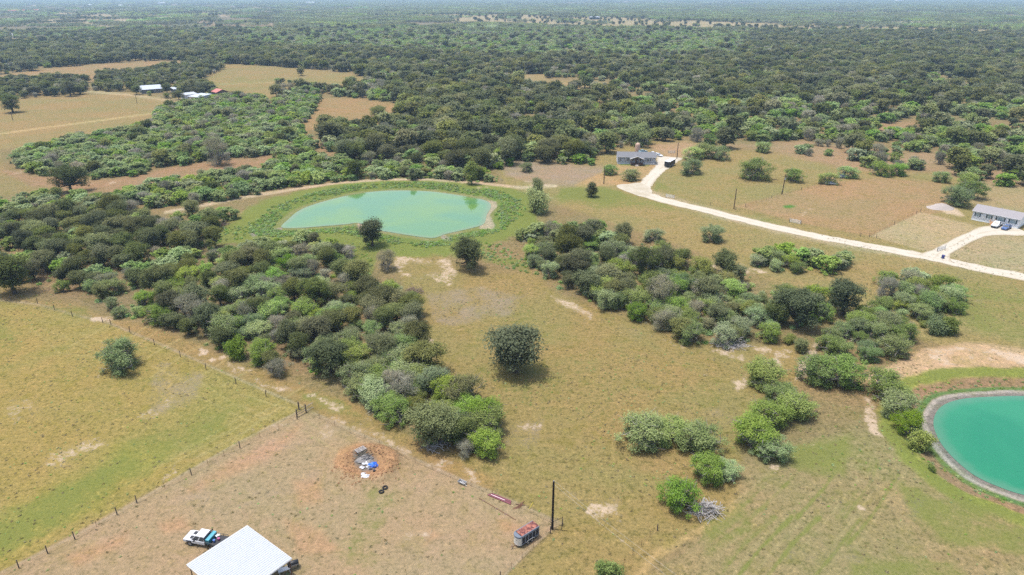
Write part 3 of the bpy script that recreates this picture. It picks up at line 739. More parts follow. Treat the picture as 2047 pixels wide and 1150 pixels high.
    for L in (lobes[:nb] if lod == 1 else lobes[:3]):
        k = np.argmin(np.linalg.norm(forks-L[:3], axis=1)); p = forks[k]; e = L[:3] + np.array([0, 0, L[3]*0.3])
        mid = (p+e)/2 + rs.normal(size=3)*0.25 + np.array([0, 0, -0.1])
        parts.append(tube_np([p, mid, e], [r0*0.6, r0*0.38, r0*0.1], 4))
        if kind in ('bare', 'mesquite') and lod == 1:
            for q in range(3 if kind == 'bare' else 2):
                e2 = mid + (e-mid)*rs.uniform(0.2, 0.9) ; dd = rs.normal(size=3); dd[2] = abs(dd[2])*0.6; dd /= np.linalg.norm(dd)
                parts.append(tube_np([e2, e2+dd*rs.uniform(0.9, 1.9)], [0.055, 0.02], 3))
    wv, wf = join(parts)
    return (v, f, tn), (wv, wf)
def hash_s(s): return sum(ord(c)*(i+3) for i, c in enumerate(s)) % 997
NV = {'oak': 6, 'mesquite': 7, 'bare': 4, 'shrub': 4, 'tall': 2}
CROWN = {}; TRUNK = {}; FAR = {}
for kind, nvar in NV.items():
    for s in range(nvar):
        (v, f, tn), (wv, wf) = make_form(kind, s)
        lm = LEAF[{'bare': 'grey', 'tall': 'bright'}.get(kind, kind)]
        CROWN[kind, s] = np_mesh(kind+'_crown', v, f, lm, False, {'tone': ('FLOAT', tn)})
        TRUNK[kind, s] = np_mesh(kind+'_trunk', wv, wf, BARKG if kind in ('bare', 'mesquite') else BARK, True)
def far_mesh(kind, s, lod):
    (v, f, tn), (wv, wf) = make_form(kind, s+20, lod)
    lm = LEAF[{'bare': 'grey', 'tall': 'bright'}.get(kind, kind)]
    V = np.concatenate([v, wv]); F = np.concatenate([f, wf+len(v)])
    me = np_mesh(kind+'_far', V, F, lm, False, {'tone': ('FLOAT', np.r_[tn, np.zeros(len(wv))])})
    me.materials.append(BARK)
    mi = np.zeros(len(F), np.int32); mi[len(f):] = 1
    me.polygons.foreach_set('material_index', mi); return me
for kind in ('oak', 'mesquite', 'bare'):
    for s in range(4): FAR[kind, s] = far_mesh(kind, s, 0.22)

def scatter(name, pts, scl, rot, idx, meshes, label):
    """one stuff object: points carrying instances of a few meshes"""
    me = bpy.data.meshes.new(name); me.vertices.add(len(pts)); me.vertices.foreach_set('co', np.asarray(pts, np.float32).ravel())
    for nm, ty, d in (('scl', 'FLOAT', scl), ('rot', 'FLOAT', rot), ('idx', 'INT', idx)):
        a = me.attributes.new(nm, ty, 'POINT'); a.data.foreach_set('value', np.asarray(d, np.int32 if ty == 'INT' else np.float32))
    o = link(bpy.data.objects.new(name, me)); tag(o, label, kind='stuff')
    g = bpy.data.node_groups.new(name, 'GeometryNodeTree')
    g.interface.new_socket('Geometry', in_out='INPUT', socket_type='NodeSocketGeometry'); g.interface.new_socket('Geometry', in_out='OUTPUT', socket_type='NodeSocketGeometry')
    gi = g.nodes.new('NodeGroupInput'); go = g.nodes.new('NodeGroupOutput')
    iop = g.nodes.new('GeometryNodeInstanceOnPoints'); g2i = g.nodes.new('GeometryNodeGeometryToInstance')
    for m in meshes:
        po = bpy.data.objects.new(m.name, m)
        oi = g.nodes.new('GeometryNodeObjectInfo'); oi.inputs[0].default_value = po
        g.links.new(oi.outputs['Geometry'], g2i.inputs[0])
    def attr(nm, ty):
        n = g.nodes.new('GeometryNodeInputNamedAttribute'); n.data_type = ty; n.inputs['Name'].default_value = nm
        return n.outputs[0]
    cr = g.nodes.new('ShaderNodeCombineXYZ'); g.links.new(attr('rot', 'FLOAT'), cr.inputs[2])
    g.links.new(gi.outputs[0], iop.inputs['Points']); g.links.new(g2i.outputs[0], iop.inputs['Instance'])
    iop.inputs['Pick Instance'].default_value = True
    g.links.new(attr('idx', 'INT'), iop.inputs['Instance Index'])
    g.links.new(cr.outputs[0], iop.inputs['Rotation']); g.links.new(attr('scl', 'FLOAT'), iop.inputs['Scale'])
    g.links.new(iop.outputs[0], go.inputs[0])
    md = o.modifiers.new('scatter', 'NODES'); md.node_group = g
    return o

# ------------------------------------------------------------------ WHERE THE TREES STAND
def ppm_at(v): 
    p = unproj(1023.5, v); return FPX/(p[1]*CP + CAM_H*SP)
EXPL = [  # kind, u, v (foot of the crown as seen), crown width in px, leaf, label, height factor
 ('oak',1030,752,116,'dark_oak','largest lone dark oak, in the middle of the dry meadow between the thickets',.86),
 ('oak',936,541,70,'dark_oak','dark spreading oak on the sandy rise just below the upper pond',1.0),
 ('oak',745,498,60,'dark_oak','dark round tree standing at the near bank of the upper pond',1.0),
 ('mesquite',243,752,90,None,'lone wispy mesquite in the left pasture below the fence',1.1),
 ('mesquite',1357,1036,84,'bright','bright green mesquite beside the grey brush heap, nearest tree to the utility pole',1.35),
 ('mesquite',1408,975,80,None,'thin pale mesquite just behind the bright green one',1.1),
 ('mesquite',1452,968,60,None,'small wispy mesquite at the bend of the mown track',1.0),
 ('mesquite',1282,908,100,'grey_mix','grey-green mesquite at the left end of the short row in the meadow',1.1),
 ('mesquite',1345,896,80,None,'mesquite in the middle of the short row in the meadow',0.95),
 ('mesquite',1398,918,96,'grey_mix','grey twiggy mesquite at the right end of the short row in the meadow',0.95),
 ('mesquite',1500,912,100,None,'broad mesquite at the left foot of the clump above the short row',1.0),
 ('mesquite',1535,928,76,'shrub','front mesquite of the clump above the short row, shading bare soil',1.0),
 ('mesquite',1530,868,90,None,'middle mesquite of the clump above the short row',1.0),
 ('mesquite',1590,850,84,None,'right hand mesquite of the clump above the short row',1.0),
 ('mesquite',1560,815,70,'shrub','topmost mesquite of the clump above the short row',0.9),
 ('mesquite',1528,788,88,'shrub','round dark bush between the sandy washes',1.0),
 ('mesquite',1632,780,80,'shrub','left half of the dense green mesquite pair by the sandy gully',1.15),
 ('mesquite',1676,794,90,'shrub','right half of the dense green mesquite pair by the sandy gully',1.15),
 ('mesquite',1765,818,84,'shrub','upper green mesquite beside the eroded path near the emerald pond',1.1),
 ('mesquite',1796,850,80,'shrub','middle green mesquite beside the eroded path near the emerald pond',1.1),
 ('mesquite',1810,882,72,'bright','lower bright mesquite on the bank of the emerald pond',1.05),
 ('shrub',1838,912,50,None,'lowest dark bush on the bank of the emerald pond',1.2),
 ('shrub',1861,952,17,'bright','tiny bright bush on the bank below the emerald pond thicket',1.2),
 ('shrub',1868,672,44,None,'left one of the two small bushes beyond the sandy dam',1.1),
 ('shrub',1897,674,44,None,'right one of the two small bushes beyond the sandy dam',1.1),
 ('shrub',1600,706,36,'olive','small olive bush beside the sandy wash',1.1),
 ('shrub',1576,690,26,'olive','smallest olive bush below the dark oak pair',1.0),
 ('oak',1592,660,92,'dark_oak','left dark oak of the pair at the end of the right thicket',1.0),
 ('oak',1684,634,80,'dark_oak','right dark oak of the pair at the end of the right thicket',1.0),
 ('mesquite',1425,488,52,'shrub','round lone mesquite on the grass this side of the gravel road',1.05),
 ('mesquite',1305,486,42,'grey_mix','small feathery mesquite right behind the right thicket',1.0),
 ('shrub',1072,432,50,None,'round dark bush at the right end of the upper pond bank',1.4),
 ('shrub',1075,393,30,None,'small dark bush above the pond bank bush',1.6),
 ('tall',1183,396,25,'oak','dark upright bush alone on the green swale',0.8),
 ('tall',943,374,32,'bright','bright green upright tree on the far pond bank',1.0),
 ('tall',825,365,19,'oak','small dark cone shaped tree on the far pond bank',0.85),
 ('mesquite',1220,352,30,None,'small mesquite by the pole in front of the grey house',1.1),
 ('mesquite',1260,364,38,'grey_mix','spreading mesquite in front of the grey house porch',1.0),
 ('mesquite',1052,346,31,None,'small round mesquite in the grey weedy lot left of the grey house',1.0),
 ('mesquite',1380,352,48,'shrub','mesquite closest to the black trailer by the drive',1.0),
 ('mesquite',1508,364,62,None,'broad lone mesquite in the field beyond the gravel road',1.1),
 ('mesquite',1586,367,44,'shrub','round mesquite just right of the pole in the far field',1.0),
 ('mesquite',1655,371,38,None,'mesquite shading the pale parked car',1.0),
 ('mesquite',1693,358,39,None,'umbrella shaped mesquite beside the dark parked car',1.0),
 ('mesquite',1758,354,46,None,'left mesquite of the joined pair at the back of the far field',1.0),
 ('mesquite',1795,354,40,None,'right mesquite of the joined pair at the back of the far field',1.0),
 ('mesquite',1880,367,36,None,'lone mesquite left of the clump behind the white house',1.0),
 ('mesquite',1912,416,60,'shrub','front mesquite of the clump behind the white house',1.1),
 ('mesquite',1944,402,54,'shrub','right mesquite of the clump behind the white house',1.1),
 ('mesquite',1932,384,50,None,'back mesquite of the clump behind the white house',1.1),
 ('mesquite',1385,322,40,None,'left mesquite of the trio beside the far pole',1.1),
 ('mesquite',1408,318,44,'shrub','middle mesquite of the trio beside the far pole',1.1),
 ('mesquite',1436,322,42,None,'right mesquite of the trio beside the far pole',1.1),
 ('mesquite',1275,294,70,None,'broad tree right behind the grey house',1.0),
 ('mesquite',1525,307,36,None,'tree at the top corner of the field right of the far pole',1.0),
 ('oak',757,243,36,None,'lone round oak in the triangular clearing',0.95),
 ('oak',602,152,19,None,'lone oak at the back of the green meadow',0.9),
 ('mesquite',556,168,17,'shrub','left bush of the pair in the green meadow',1.0),
 ('oak',565,167,14,None,'right tree of the pair in the green meadow',0.8),
 ('shrub',580,166,9,None,'small bush right of the pair in the green meadow',1.0),
 ('shrub',698,165,9,None,'tiny lone bush at the right side of the green meadow',1.0),
 ('oak',141,193,32,None,'big dark oak at the end of the tree row by the farm',1.0),
 ('oak',26,226,42,None,'lone oak in the left field beside a pole',0.95),
 ('bare',437,334,54,None,'tall grey bare tree in the brown lane',1.15),
 ('oak',142,386,62,'oak','dark ragged oak standing in the brown lane',0.95),
 ('bare',496,656,42,None,'leafless dead snag at the edge of the left thicket',1.35),
 ('mesquite',450,690,76,'shrub','bright leafy mesquite at the near edge of the left thicket',1.2),
 ('shrub',478,722,42,None,'low dark bush below the bright leafy mesquite of the left thicket',1.5),
 ('oak',660,752,90,'dark_oak','dark oak at the near edge of the left thicket',0.85),
 ('oak',30,592,90,None,'two stemmed oak beside the left end of the fence',1.0),
 ('shrub',125,588,28,None,'small pale bush near the left end of the fence',1.2),
 ('mesquite',320,655,60,'bright','bright green mesquite at the fence side of the left thicket',1.15),
 ('bare',385,655,62,None,'grey bare tree at the fence side of the left thicket',1.15),
 ('mesquite',1290,560,70,'oak','dark green tree rising from the right thicket',1.5),
 ('shrub',1219,1166,48,None,'bush at the lower edge of the picture below the utility line',1.2),
 ('bare',1318,625,70,None,'tall silvery bare tree in the right thicket',1.1),
 ('bare',775,545,44,None,'silvery bare tree right below the dark pond tree',1.05),
 ('bare',555,760,50,None,'low grey bare bush on the near side of the left thicket',0.8),
 ('oak',274,190,21,None,'oak at the left end of the farm house',1.0), ('oak',334,187,21,None,'oak at the right end of the farm house',1.0), ('mesquite',299,192,10,None,'small tree in front of the farm house',1.3), ('mesquite',334,197,14,'shrub','small green tree inside the low dark rail fence',1.3),
 ('oak',358,200,20,None,'round oak in front of the small pale shed',1.0), ('oak',384,187,30,None,'big dark oak behind the machine shed',1.0), ('oak',404,189,28,None,'dark oak left of the red roofed barn',1.0), ('oak',441,190,12,None,'little oak right of the red roofed barn',1.0),
 ('oak',95,190,30,None,'second oak from the right in the tree row by the farm',1.0),
]
GROVES = [  # region phrase, polygon of crowns, spacing, kind mix
 ('brown lane thicket', [(25,310),(75,285),(200,265),(305,246),(318,216),(420,195),(520,190),(545,215),(600,258),(640,298),(600,318),(540,306),(440,316),(330,332),(270,348),(180,355),(100,348),(40,333)], 5.6, (('mesquite',.80),('bare',.10),('oak',.05),('shrub',.05))),
 ('clearing clump', [(545,200),(570,188),(640,190),(632,212),(612,240),(600,250),(570,230)], 5.8, (('mesquite',.9),('bare',.1))),
 ('dam track tree belt', [(-80,398),(80,387),(200,392),(300,366),(400,347),(470,337),(540,322),(640,305),(700,322),(870,335),(1000,350),(1015,362),(960,362),(870,354),(700,358),(560,372),(450,398),(300,412),(180,424),(60,428),(-80,430)], 5.6, (('mesquite',.82),('oak',.11),('bare',.07))),
 ('dark oak thicket', [(-60,432),(100,430),(240,405),(290,420),(330,455),(420,470),(440,500),(330,530),(200,540),(100,520),(-60,480)], 6.4, (('oak',.80),('mesquite',.12),('bare',.08))),
 ('marsh edge trees', [(340,420),(400,410),(455,420),(458,446),(420,462),(350,455)], 6.5, (('mesquite',.5),('oak',.4),('bare',.1))),
 ('left thicket', [(-80,480),(100,520),(200,540),(330,530),(440,500),(560,476),(640,467),(690,490),(700,540),(740,570),(790,560),(835,590),(835,680),(830,735),(760,752),(640,748),(560,740),(490,712),(410,684),(330,640),(250,632),(200,605),(170,575),(110,562),(-80,575)], 5.8, (('oak',.38),('mesquite',.52),('bare',.08))),
 ('burn pit thicket', [(690,775),(720,735),(790,705),(850,718),(930,765),(972,835),(978,880),(964,916),(895,898),(830,862),(740,818)], 4.5, (('mesquite',.78),('bare',.06),('oak',.08),('shrub',.08))),
 ('right thicket', [(1035,472),(1080,448),(1200,448),(1240,475),(1330,490),(1390,525),(1500,545),(1560,590),(1700,585),(1720,615),(1620,640),(1530,680),(1400,682),(1330,662),(1250,622),(1130,582),(1072,545),(1050,500)], 5.4, (('mesquite',.74),('oak',.15),('bare',.04),('shrub',.07))),
 ('sandy dam thicket', [(1785,532),(1850,542),(1918,582),(1928,612),(1850,640),(1812,690),(1780,715),(1700,735),(1650,705),(1645,670),(1720,625),(1765,580)], 5.2, (('mesquite',.86),('bare',.07),('shrub',.07))),
 ('roadside copse', [(1503,497),(1560,488),(1640,514),(1700,502),(1703,526),(1660,546),(1590,543),(1512,530)], 5.6, (('mesquite',.95),('bare',.05))),
 ('farm oak row', [(-80,166),(0,164),(100,158),(168,155),(168,186),(60,192),(0,197),(-80,200)], 8.5, (('oak',.92),('bare',.08))),
 ('farm oak wood', [(195,150),(280,146),(440,114),(442,136),(400,158),(330,178),(260,180),(190,178)], 8.0, (('oak',.85),('bare',.15))),
 ('farm house trees', [(350,172),(415,168),(440,188),(390,188),(350,184)], 6.5, (('oak',.8),('mesquite',.2))),
]
BACK = [(-900,-12),(-900,160),(0,148),(180,127),(355,120),(440,126),(560,132),(700,145),(738,156),(718,172),(640,177),(560,184),(545,196),(640,193),(690,192),(805,206),(802,228),(745,260),
        (640,258),(660,300),(700,330),(870,335),(940,342),(1010,338),(1030,316),(1120,326),(1180,328),(1230,300),(1280,277),(1372,281),(1460,296),(1560,301),(1640,316),(1700,336),(1880,341),(1960,366),(2300,385),(3000,400),(3000,-12)]
CLEAR = [[(1010,148),(1095,147),(1092,156),(1150,154),(1245,166),(1150,175),(1100,180),(1015,160)], [(-300,76),(60,76),(84,82),(40,86),(-300,90)],
         [(1590,170),(1640,178),(1630,192),(1585,186)], [(1750,245),(1840,240),(1850,262),(1760,272)], [(1800,300),(1880,305),(1860,325),(1790,318)]]
SPARSE = [([(40,22),(150,22),(330,24),(300,37),(200,49),(100,46),(45,40)], .07), ([(350,25),(520,27),(500,33),(360,34)], .25),
          ([(900,27),(1100,29.5),(1300,36),(1460,43),(1600,46),(1760,51),(2060,60),(2060,66),(1700,62),(1400,57),(1150,53),(1000,48),(900,42)], .22), ([(720,29),(900,27.5),(900,33),(740,33)], .2),
          ([(1740,41),(1950,42.5),(2060,44),(2060,47.5),(1800,46),(1740,44.5)], .0), ([(260,36),(560,46),(560,52),(280,52)], .55), ([(1100,2.5),(1500,3.5),(1500,6.5),(1100,5.5)], .3), ([(1620,5),(1820,9),(1820,10.5),(1620,7)], .2), ([(90,52),(250,50),(330,56),(200,60)], .1), ([(380,16),(520,15),(540,19),(400,20)], .15), ([(60,10),(200,9),(210,12),(70,13)], .1), ([(640,14),(800,15),(790,18),(650,17)], .15), ([(-200,4),(560,7),(560,62),(200,60),(-200,66)], .72), ([(560,26),(690,29),(690,32),(560,29)], .3),
          ([(1400,285),(1600,280),(1800,295),(2300,310),(2300,390),(1960,372),(1880,345),(1700,340),(1560,304)], .52), ([(1450,200),(1700,195),(2300,215),(2300,310),(1400,285)], .74)]
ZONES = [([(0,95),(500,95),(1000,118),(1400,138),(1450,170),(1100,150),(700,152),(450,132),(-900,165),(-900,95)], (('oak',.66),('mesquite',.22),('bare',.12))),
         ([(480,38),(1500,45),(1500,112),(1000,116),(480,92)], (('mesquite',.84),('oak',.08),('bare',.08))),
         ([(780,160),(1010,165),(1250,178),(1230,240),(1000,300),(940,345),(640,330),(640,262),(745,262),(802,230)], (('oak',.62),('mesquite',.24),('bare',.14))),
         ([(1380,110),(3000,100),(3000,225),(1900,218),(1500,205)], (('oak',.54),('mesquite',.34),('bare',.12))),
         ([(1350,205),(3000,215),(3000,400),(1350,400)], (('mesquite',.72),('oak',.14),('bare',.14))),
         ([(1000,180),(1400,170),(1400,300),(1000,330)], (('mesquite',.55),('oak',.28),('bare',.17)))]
DEFMIX = (('oak',.40),('mesquite',.48),('bare',.12))
HTS = {k: FORM[k]['H'] for k in FORM}
cand = []   # every tree: kind, x, y, scale, region, leaf, label, explicit
for kind, u, v, wpx, leaf, label, hf in EXPL:
    ppm = ppm_at(v); dep = math.atan2(CAM_H, unproj(u, v)[1]); wm = wpx/ppm*(1.2 if kind in ('mesquite', 'shrub') else (1.15 if wpx > 100 else 1.08))
    lift = (0.12 if kind == 'oak' else 0.30)*wm*math.sin(dep)*ppm
    p = P(u, v-lift); cand.append([kind, p.x, p.y, wm/FORM[kind]['W'], None, leaf, label, hf])
ex_xy = np.array([[c[1], c[2], c[3]*FORM[c[0]]['W']*0.36] for c in cand])
def pick_kind(mix, r):
    a = 0
    for k, w in mix:
        a += w
        if r < a: return k
    return mix[-1][0]
def hexpts(x0, x1, y0, y1, s):
    nx = int((x1-x0)/s)+1; ny = int((y1-y0)/(s*0.866))+1
    gx, gy = np.meshgrid(np.arange(nx)*s, np.arange(ny)*s*0.866)
    gx = gx + (np.arange(ny) % 2)[:, None]*s*0.5
    gx = gx + rng.uniform(-.38, .38, gx.shape)*s; gy = gy + rng.uniform(-.38, .38, gy.shape)*s
    return x0+gx.ravel(), y0+gy.ravel()
def free(x, y):
    if not len(ex_xy): return np.ones(len(x), bool)
    d = np.hypot(x[:, None]-ex_xy[None, :, 0], y[:, None]-ex_xy[None, :, 1]); return (d > ex_xy[None, :, 2]).all(1)
def dry(x, y):
    return (sdpoly(x, y, UPPER_W) < -4.5) & (sdpoly(x, y, LOWER_W) < -6.5)
for reg, poly, sp, mixk in GROVES:
    pw = to_world(poly)
    X, Y = hexpts(pw[:, 0].min()-12, pw[:, 0].max()+12, pw[:, 1].min()-25, pw[:, 1].max()+10, sp*0.9)
    U, V = proj(X, Y, 0.5); U2, V2 = proj(X, Y, 3.2)
    k = (sdpoly(U, V, poly) > -3) & (sdpoly(U2, V2, poly) > -5) & free(X, Y) & dry(X, Y) & (fbm(X*0.06, Y*0.06, 31, 3) < 0.78)
    for x, y in zip(X[k], Y[k]):
        kd = pick_kind(mixk, rng.random()); sc = {'oak': .76, 'mesquite': .84, 'bare': .82, 'shrub': 1.0}[kd]*rng.uniform(.62, 1.32)
        if reg == 'burn pit thicket': sc *= 1.15
        lf = None
        q = rng.random()
        if kd == 'mesquite': lf = 'shrub' if q < .28 else ('grey_mix' if q < .34 else ('olive' if q < .44 else ('bright' if q < .47 else None)))
        if kd == 'oak': lf = 'olive' if q < .22 else None
        cand.append([kd, x, y, sc, reg, lf, None, 1.0])
# the wide woods behind, out to 1.65 km
X, Y = hexpts(-1950, 1950, 240, 1850, 6.5)
ang = np.abs(np.arctan2(X, Y)); k = ang < math.radians(46); X, Y = X[k], Y[k]
U, V = proj(X, Y, 0.8); k = sdpoly(U, V, BACK) > 0
for c in CLEAR: k &= sdpoly(U, V, c) < 0
pr = np.ones(len(X))
for c, q in SPARSE: pr = np.where(sdpoly(U, V, c) > 0, q, pr)
gap = fbm(X*0.012, Y*0.012, 41, 4)
pr = pr*np.where((V < 300) & (gap > 0.64), 0.35, 1.0)*np.where(fbm(X*.035, Y*.02, 43, 3) > .66, .35, 1)
for _, poly, _, _ in GROVES: k &= sdpoly(U, V, poly) < 0
k &= (rng.random(len(X)) < pr*(1-sstep(1350, 1850, np.hypot(X, Y)))) & free(X, Y)
X, Y, U, V = X[k], Y[k], U[k], V[k]
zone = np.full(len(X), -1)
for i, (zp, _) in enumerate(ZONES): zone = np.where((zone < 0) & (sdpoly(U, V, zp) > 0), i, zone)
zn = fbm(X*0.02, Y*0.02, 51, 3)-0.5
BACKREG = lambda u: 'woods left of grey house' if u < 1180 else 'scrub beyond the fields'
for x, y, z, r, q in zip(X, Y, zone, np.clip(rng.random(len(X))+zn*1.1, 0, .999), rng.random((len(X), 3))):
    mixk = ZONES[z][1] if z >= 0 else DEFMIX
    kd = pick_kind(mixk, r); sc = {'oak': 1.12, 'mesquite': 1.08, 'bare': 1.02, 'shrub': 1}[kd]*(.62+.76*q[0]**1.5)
    lf = None
    if kd == 'mesquite' and q[1] < .3: lf = 'shrub' if q[1] < .12 else 'grey_mix'
    if kd == 'oak' and q[1] < .25: lf = 'olive'
    cand.append([kd, x, y, sc, None, lf, None, 1.0])
NAMES = {'oak': 'oak_tree', 'mesquite': 'mesquite_tree', 'bare': 'bare_tree', 'shrub': 'bush', 'tall': 'upright_tree'}
CATS = {'oak': 'oak tree', 'mesquite': 'mesquite tree', 'bare': 'bare tree', 'shrub': 'bush', 'tall': 'upright tree'}
LOOK = {('oak', None): 'dark oak', ('oak', 'olive'): 'olive oak', ('mesquite', None): 'pale green mesquite', ('mesquite', 'shrub'): 'deep green mesquite', ('mesquite', 'grey_mix'): 'greyish mesquite',
        ('mesquite', 'olive'): 'olive mesquite', ('mesquite', 'bright'): 'bright green mesquite', ('bare', None): 'grey bare tree', ('shrub', None): 'low bush'}
GROUP = {'oak': 'oaks in the woods and thickets', 'mesquite': 'mesquites in the woods and thickets', 'bare': 'grey bare trees in the woods', 'shrub': 'low bushes at the thicket edges', 'tall': 'upright trees near the upper pond'}
cx = np.array([c[1] for c in cand]); cy = np.array([c[2] for c in cand])
cu, cv = proj(cx, cy, 2.0)
size_px = np.array([c[3]*FORM[c[0]]['W'] for c in cand])*FPX/np.hypot(cy, CAM_H)
inview = (cu > -15) & (cu < 2062) & (cv > 0) & (cv < 1165)
is_ind = np.zeros(len(cand), bool)
nE = len(EXPL); is_ind[:nE] = True
for kd, most in (('oak', 285), ('mesquite', 290), ('bare', 200), ('shrub', 120), ('tall', 20)):
    ids = [i for i in range(nE, len(cand)) if cand[i][0] == kd and inview[i]]
    ids.sort(key=lambda i: np.hypot(cx[i], cy[i]))
    most -= sum(1 for c in cand[:nE] if c[0] == kd)
    for i in ids[:most]: is_ind[i] = True
# labels
ORD = ['', 'first', 'second', 'third', 'fourth', 'fifth', 'sixth', 'seventh', 'eighth', 'ninth', 'tenth', 'eleventh', 'twelfth', 'thirteenth', 'fourteenth', 'fifteenth', 'sixteenth', 'seventeenth', 'eighteenth', 'nineteenth', 'twentieth']
def ordinal(n):
    if n <= 20: return ORD[n]
    t = {2: 'twenty', 3: 'thirty', 4: 'forty', 5: 'fifty'}[n//10]
    return t + '-' + ORD[n % 10] if n % 10 else t[:-1]+'ieth'
byreg = {}
for i in np.nonzero(is_ind)[0]:
    if i < nE: continue
    c = cand[i]
    if c[4] is None: c[4] = BACKREG(cu[i])
    byreg.setdefault(c[4], []).append(i)
for reg, ids in byreg.items():
    vs_ = np.array([cv[i] for i in ids]); q1, q2 = np.quantile(vs_, [.34, .67])
    sub = {}
    for i in ids:
        c = cand[i]; kw = LOOK.get((c[0], c[5]), LOOK[(c[0], None)])
        rel = c[3]/{'oak': .75, 'mesquite': .9, 'bare': .88, 'shrub': .9}[c[0]]
        sz = 'small' if rel < .88 else ('large' if rel > 1.12 else 'mid-sized')
        row = 'far edge' if cv[i] < q1 else ('near edge' if cv[i] > q2 else 'middle')
        sub.setdefault((sz, kw, row), []).append(i)
    for (sz, kw, row), jj in sub.items():
        jj.sort(key=lambda i: cu[i])
        for n, i in enumerate(jj):
            where = 'amid' if row == 'middle' else f'at {row} of'
            tail = '' if len(jj) == 1 else (', leftmost' if n == 0 else (', rightmost' if n == len(jj)-1 else f', {ordinal(n+1)} from left'))
            lab = f'{sz} {kw} {where} the {reg}{tail}'
            cand[i][6] = lab if len(lab.replace('-', ' ').split()) <= 15 else lab.replace(' the ', ' ').replace('at far edge of', 'far edge of').replace('at near edge of', 'near edge of').replace('mid-sized', 'middling')
            if len(cand[i][6].replace('-', ' ').split()) > 15: print(cand[i][6])
rest = {}
for i, c in enumerate(cand):
    kd, x, y, sc, reg, lf, lab, hf = c
    rz = rng.uniform(0, 6.28); var = int(rng.integers(0, NV[kd])) if i else 2
    z = gz(x, y) if np.hypot(x, y) < 330 else 0.0
    if is_ind[i]:
        if size_px[i] > 15:
            r = thing(NAMES[kd], lab, CATS[kd], (x, y, z), rz, GROUP[kd] if i >= nE or kd == 'tall' else None)
            v_ = .04 if i < nE else .17
            r.scale = (sc*rng.uniform(1-v_, 1+v_), sc*rng.uniform(1-v_, 1+v_), sc*hf*rng.uniform(1-v_*.8, 1+v_*.8)*(.88 if i < nE and kd == 'mesquite' else 1))
            cr = inst('crown', CROWN[kd, var], r); inst('trunk', TRUNK[kd, var], r)
        else:
            cr = inst(NAMES[kd], CROWN[kd, var], None, (x, y, z), rz, sc); tag(cr, lab, CATS[kd], GROUP[kd] if i >= nE else None)
            if i < nE: cr.scale.z = sc*hf
        if lf: cr.material_slots[0].link = 'OBJECT'; cr.material_slots[0].material = LEAF[lf]
    else:
        rest.setdefault('oak' if kd in ('shrub', 'tall') else kd, []).append((x, y, z, sc, rz, int(rng.integers(0, 4))))
print('trees', len(cand), 'individual', int(is_ind.sum()), {k: len(v) for k, v in rest.items()})
FAR['oak', 3].materials[0] = LEAF['olive']; FAR['mesquite', 3].materials[0] = LEAF['grey_mix']
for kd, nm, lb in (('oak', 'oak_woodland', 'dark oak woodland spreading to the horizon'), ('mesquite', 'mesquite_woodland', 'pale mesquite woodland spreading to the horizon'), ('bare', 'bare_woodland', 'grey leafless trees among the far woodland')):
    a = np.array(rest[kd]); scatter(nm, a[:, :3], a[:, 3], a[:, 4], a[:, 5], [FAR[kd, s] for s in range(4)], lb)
# far woodland: patches of many crowns
def patch_mesh(s, lm):
    rs = np.random.default_rng(900+s); cs = []; ns = []; sz = []; tn = []
    for t_ in range(64):
        px, py = rs.uniform(-29, 29, 2); R = rs.uniform(2.6, 5.0); H = rs.uniform(4.0, 8.5); n = 34; tt = rs.random()
        d = rs.normal(size=(n, 3)); d[:, 2] = np.abs(d[:, 2])*0.9+0.1; d /= np.linalg.norm(d, axis=1)[:, None]
        cs.append(np.array([px, py, H*0.35]) + d*np.array([R, R, H*0.6])*rs.uniform(.7, 1.05, (n, 1))); ns.append(d*0.7+rs.normal(size=(n, 3))*0.45+[0, 0, .5])
        sz.append(rs.uniform(1.6, 2.9, n)); tn.append(np.clip(tt+rs.normal(size=n)*0.15, 0, 1))
    v, f, tt = leaf_quads(np.concatenate(cs), np.concatenate(ns), np.concatenate(sz), 0.7, np.concatenate(tn), rs)
    return np_mesh('far_patch', v, f, lm, False, {'tone': ('FLOAT', tt)})
LEAF['far'] = leaf_material('far_oak_leaf', (0.085, 0.108, 0.046), (0.27, 0.30, 0.135), 0.35, 0.44)
X, Y = hexpts(-8300, 8300, 1000, 10200, 47)
k = np.abs(np.arctan2(X, Y)) < math.radians(42); X, Y = X[k], Y[k]; U, V = proj(X, Y, 3.0)
pr = np.where(fbm(X*0.0022, Y*0.0016, 61, 4) > 0.62, 0.12, 1.0)
for c, q in SPARSE: pr = np.where(sdpoly(U, V, np.array(c)) > 0, q*0.3, pr)
for c in CLEAR: pr = np.where(sdpoly(U, V, c) > 0, 0, pr)
k = (rng.random(len(X)) < pr*sstep(1300, 1800, np.hypot(X, Y))); X, Y = X[k], Y[k]
PM = [patch_mesh(s, LEAF[m]) for s, m in enumerate(('far', 'far', 'mesquite', 'far', 'oak'))]
scatter('distant_forest', np.c_[X, Y, 0*X], rng.uniform(.85, 1.2, len(X)), rng.uniform(0, 6.28, len(X)), rng.integers(0, 5, len(X)), PM, 'hazy blue-green forest reaching the horizon')
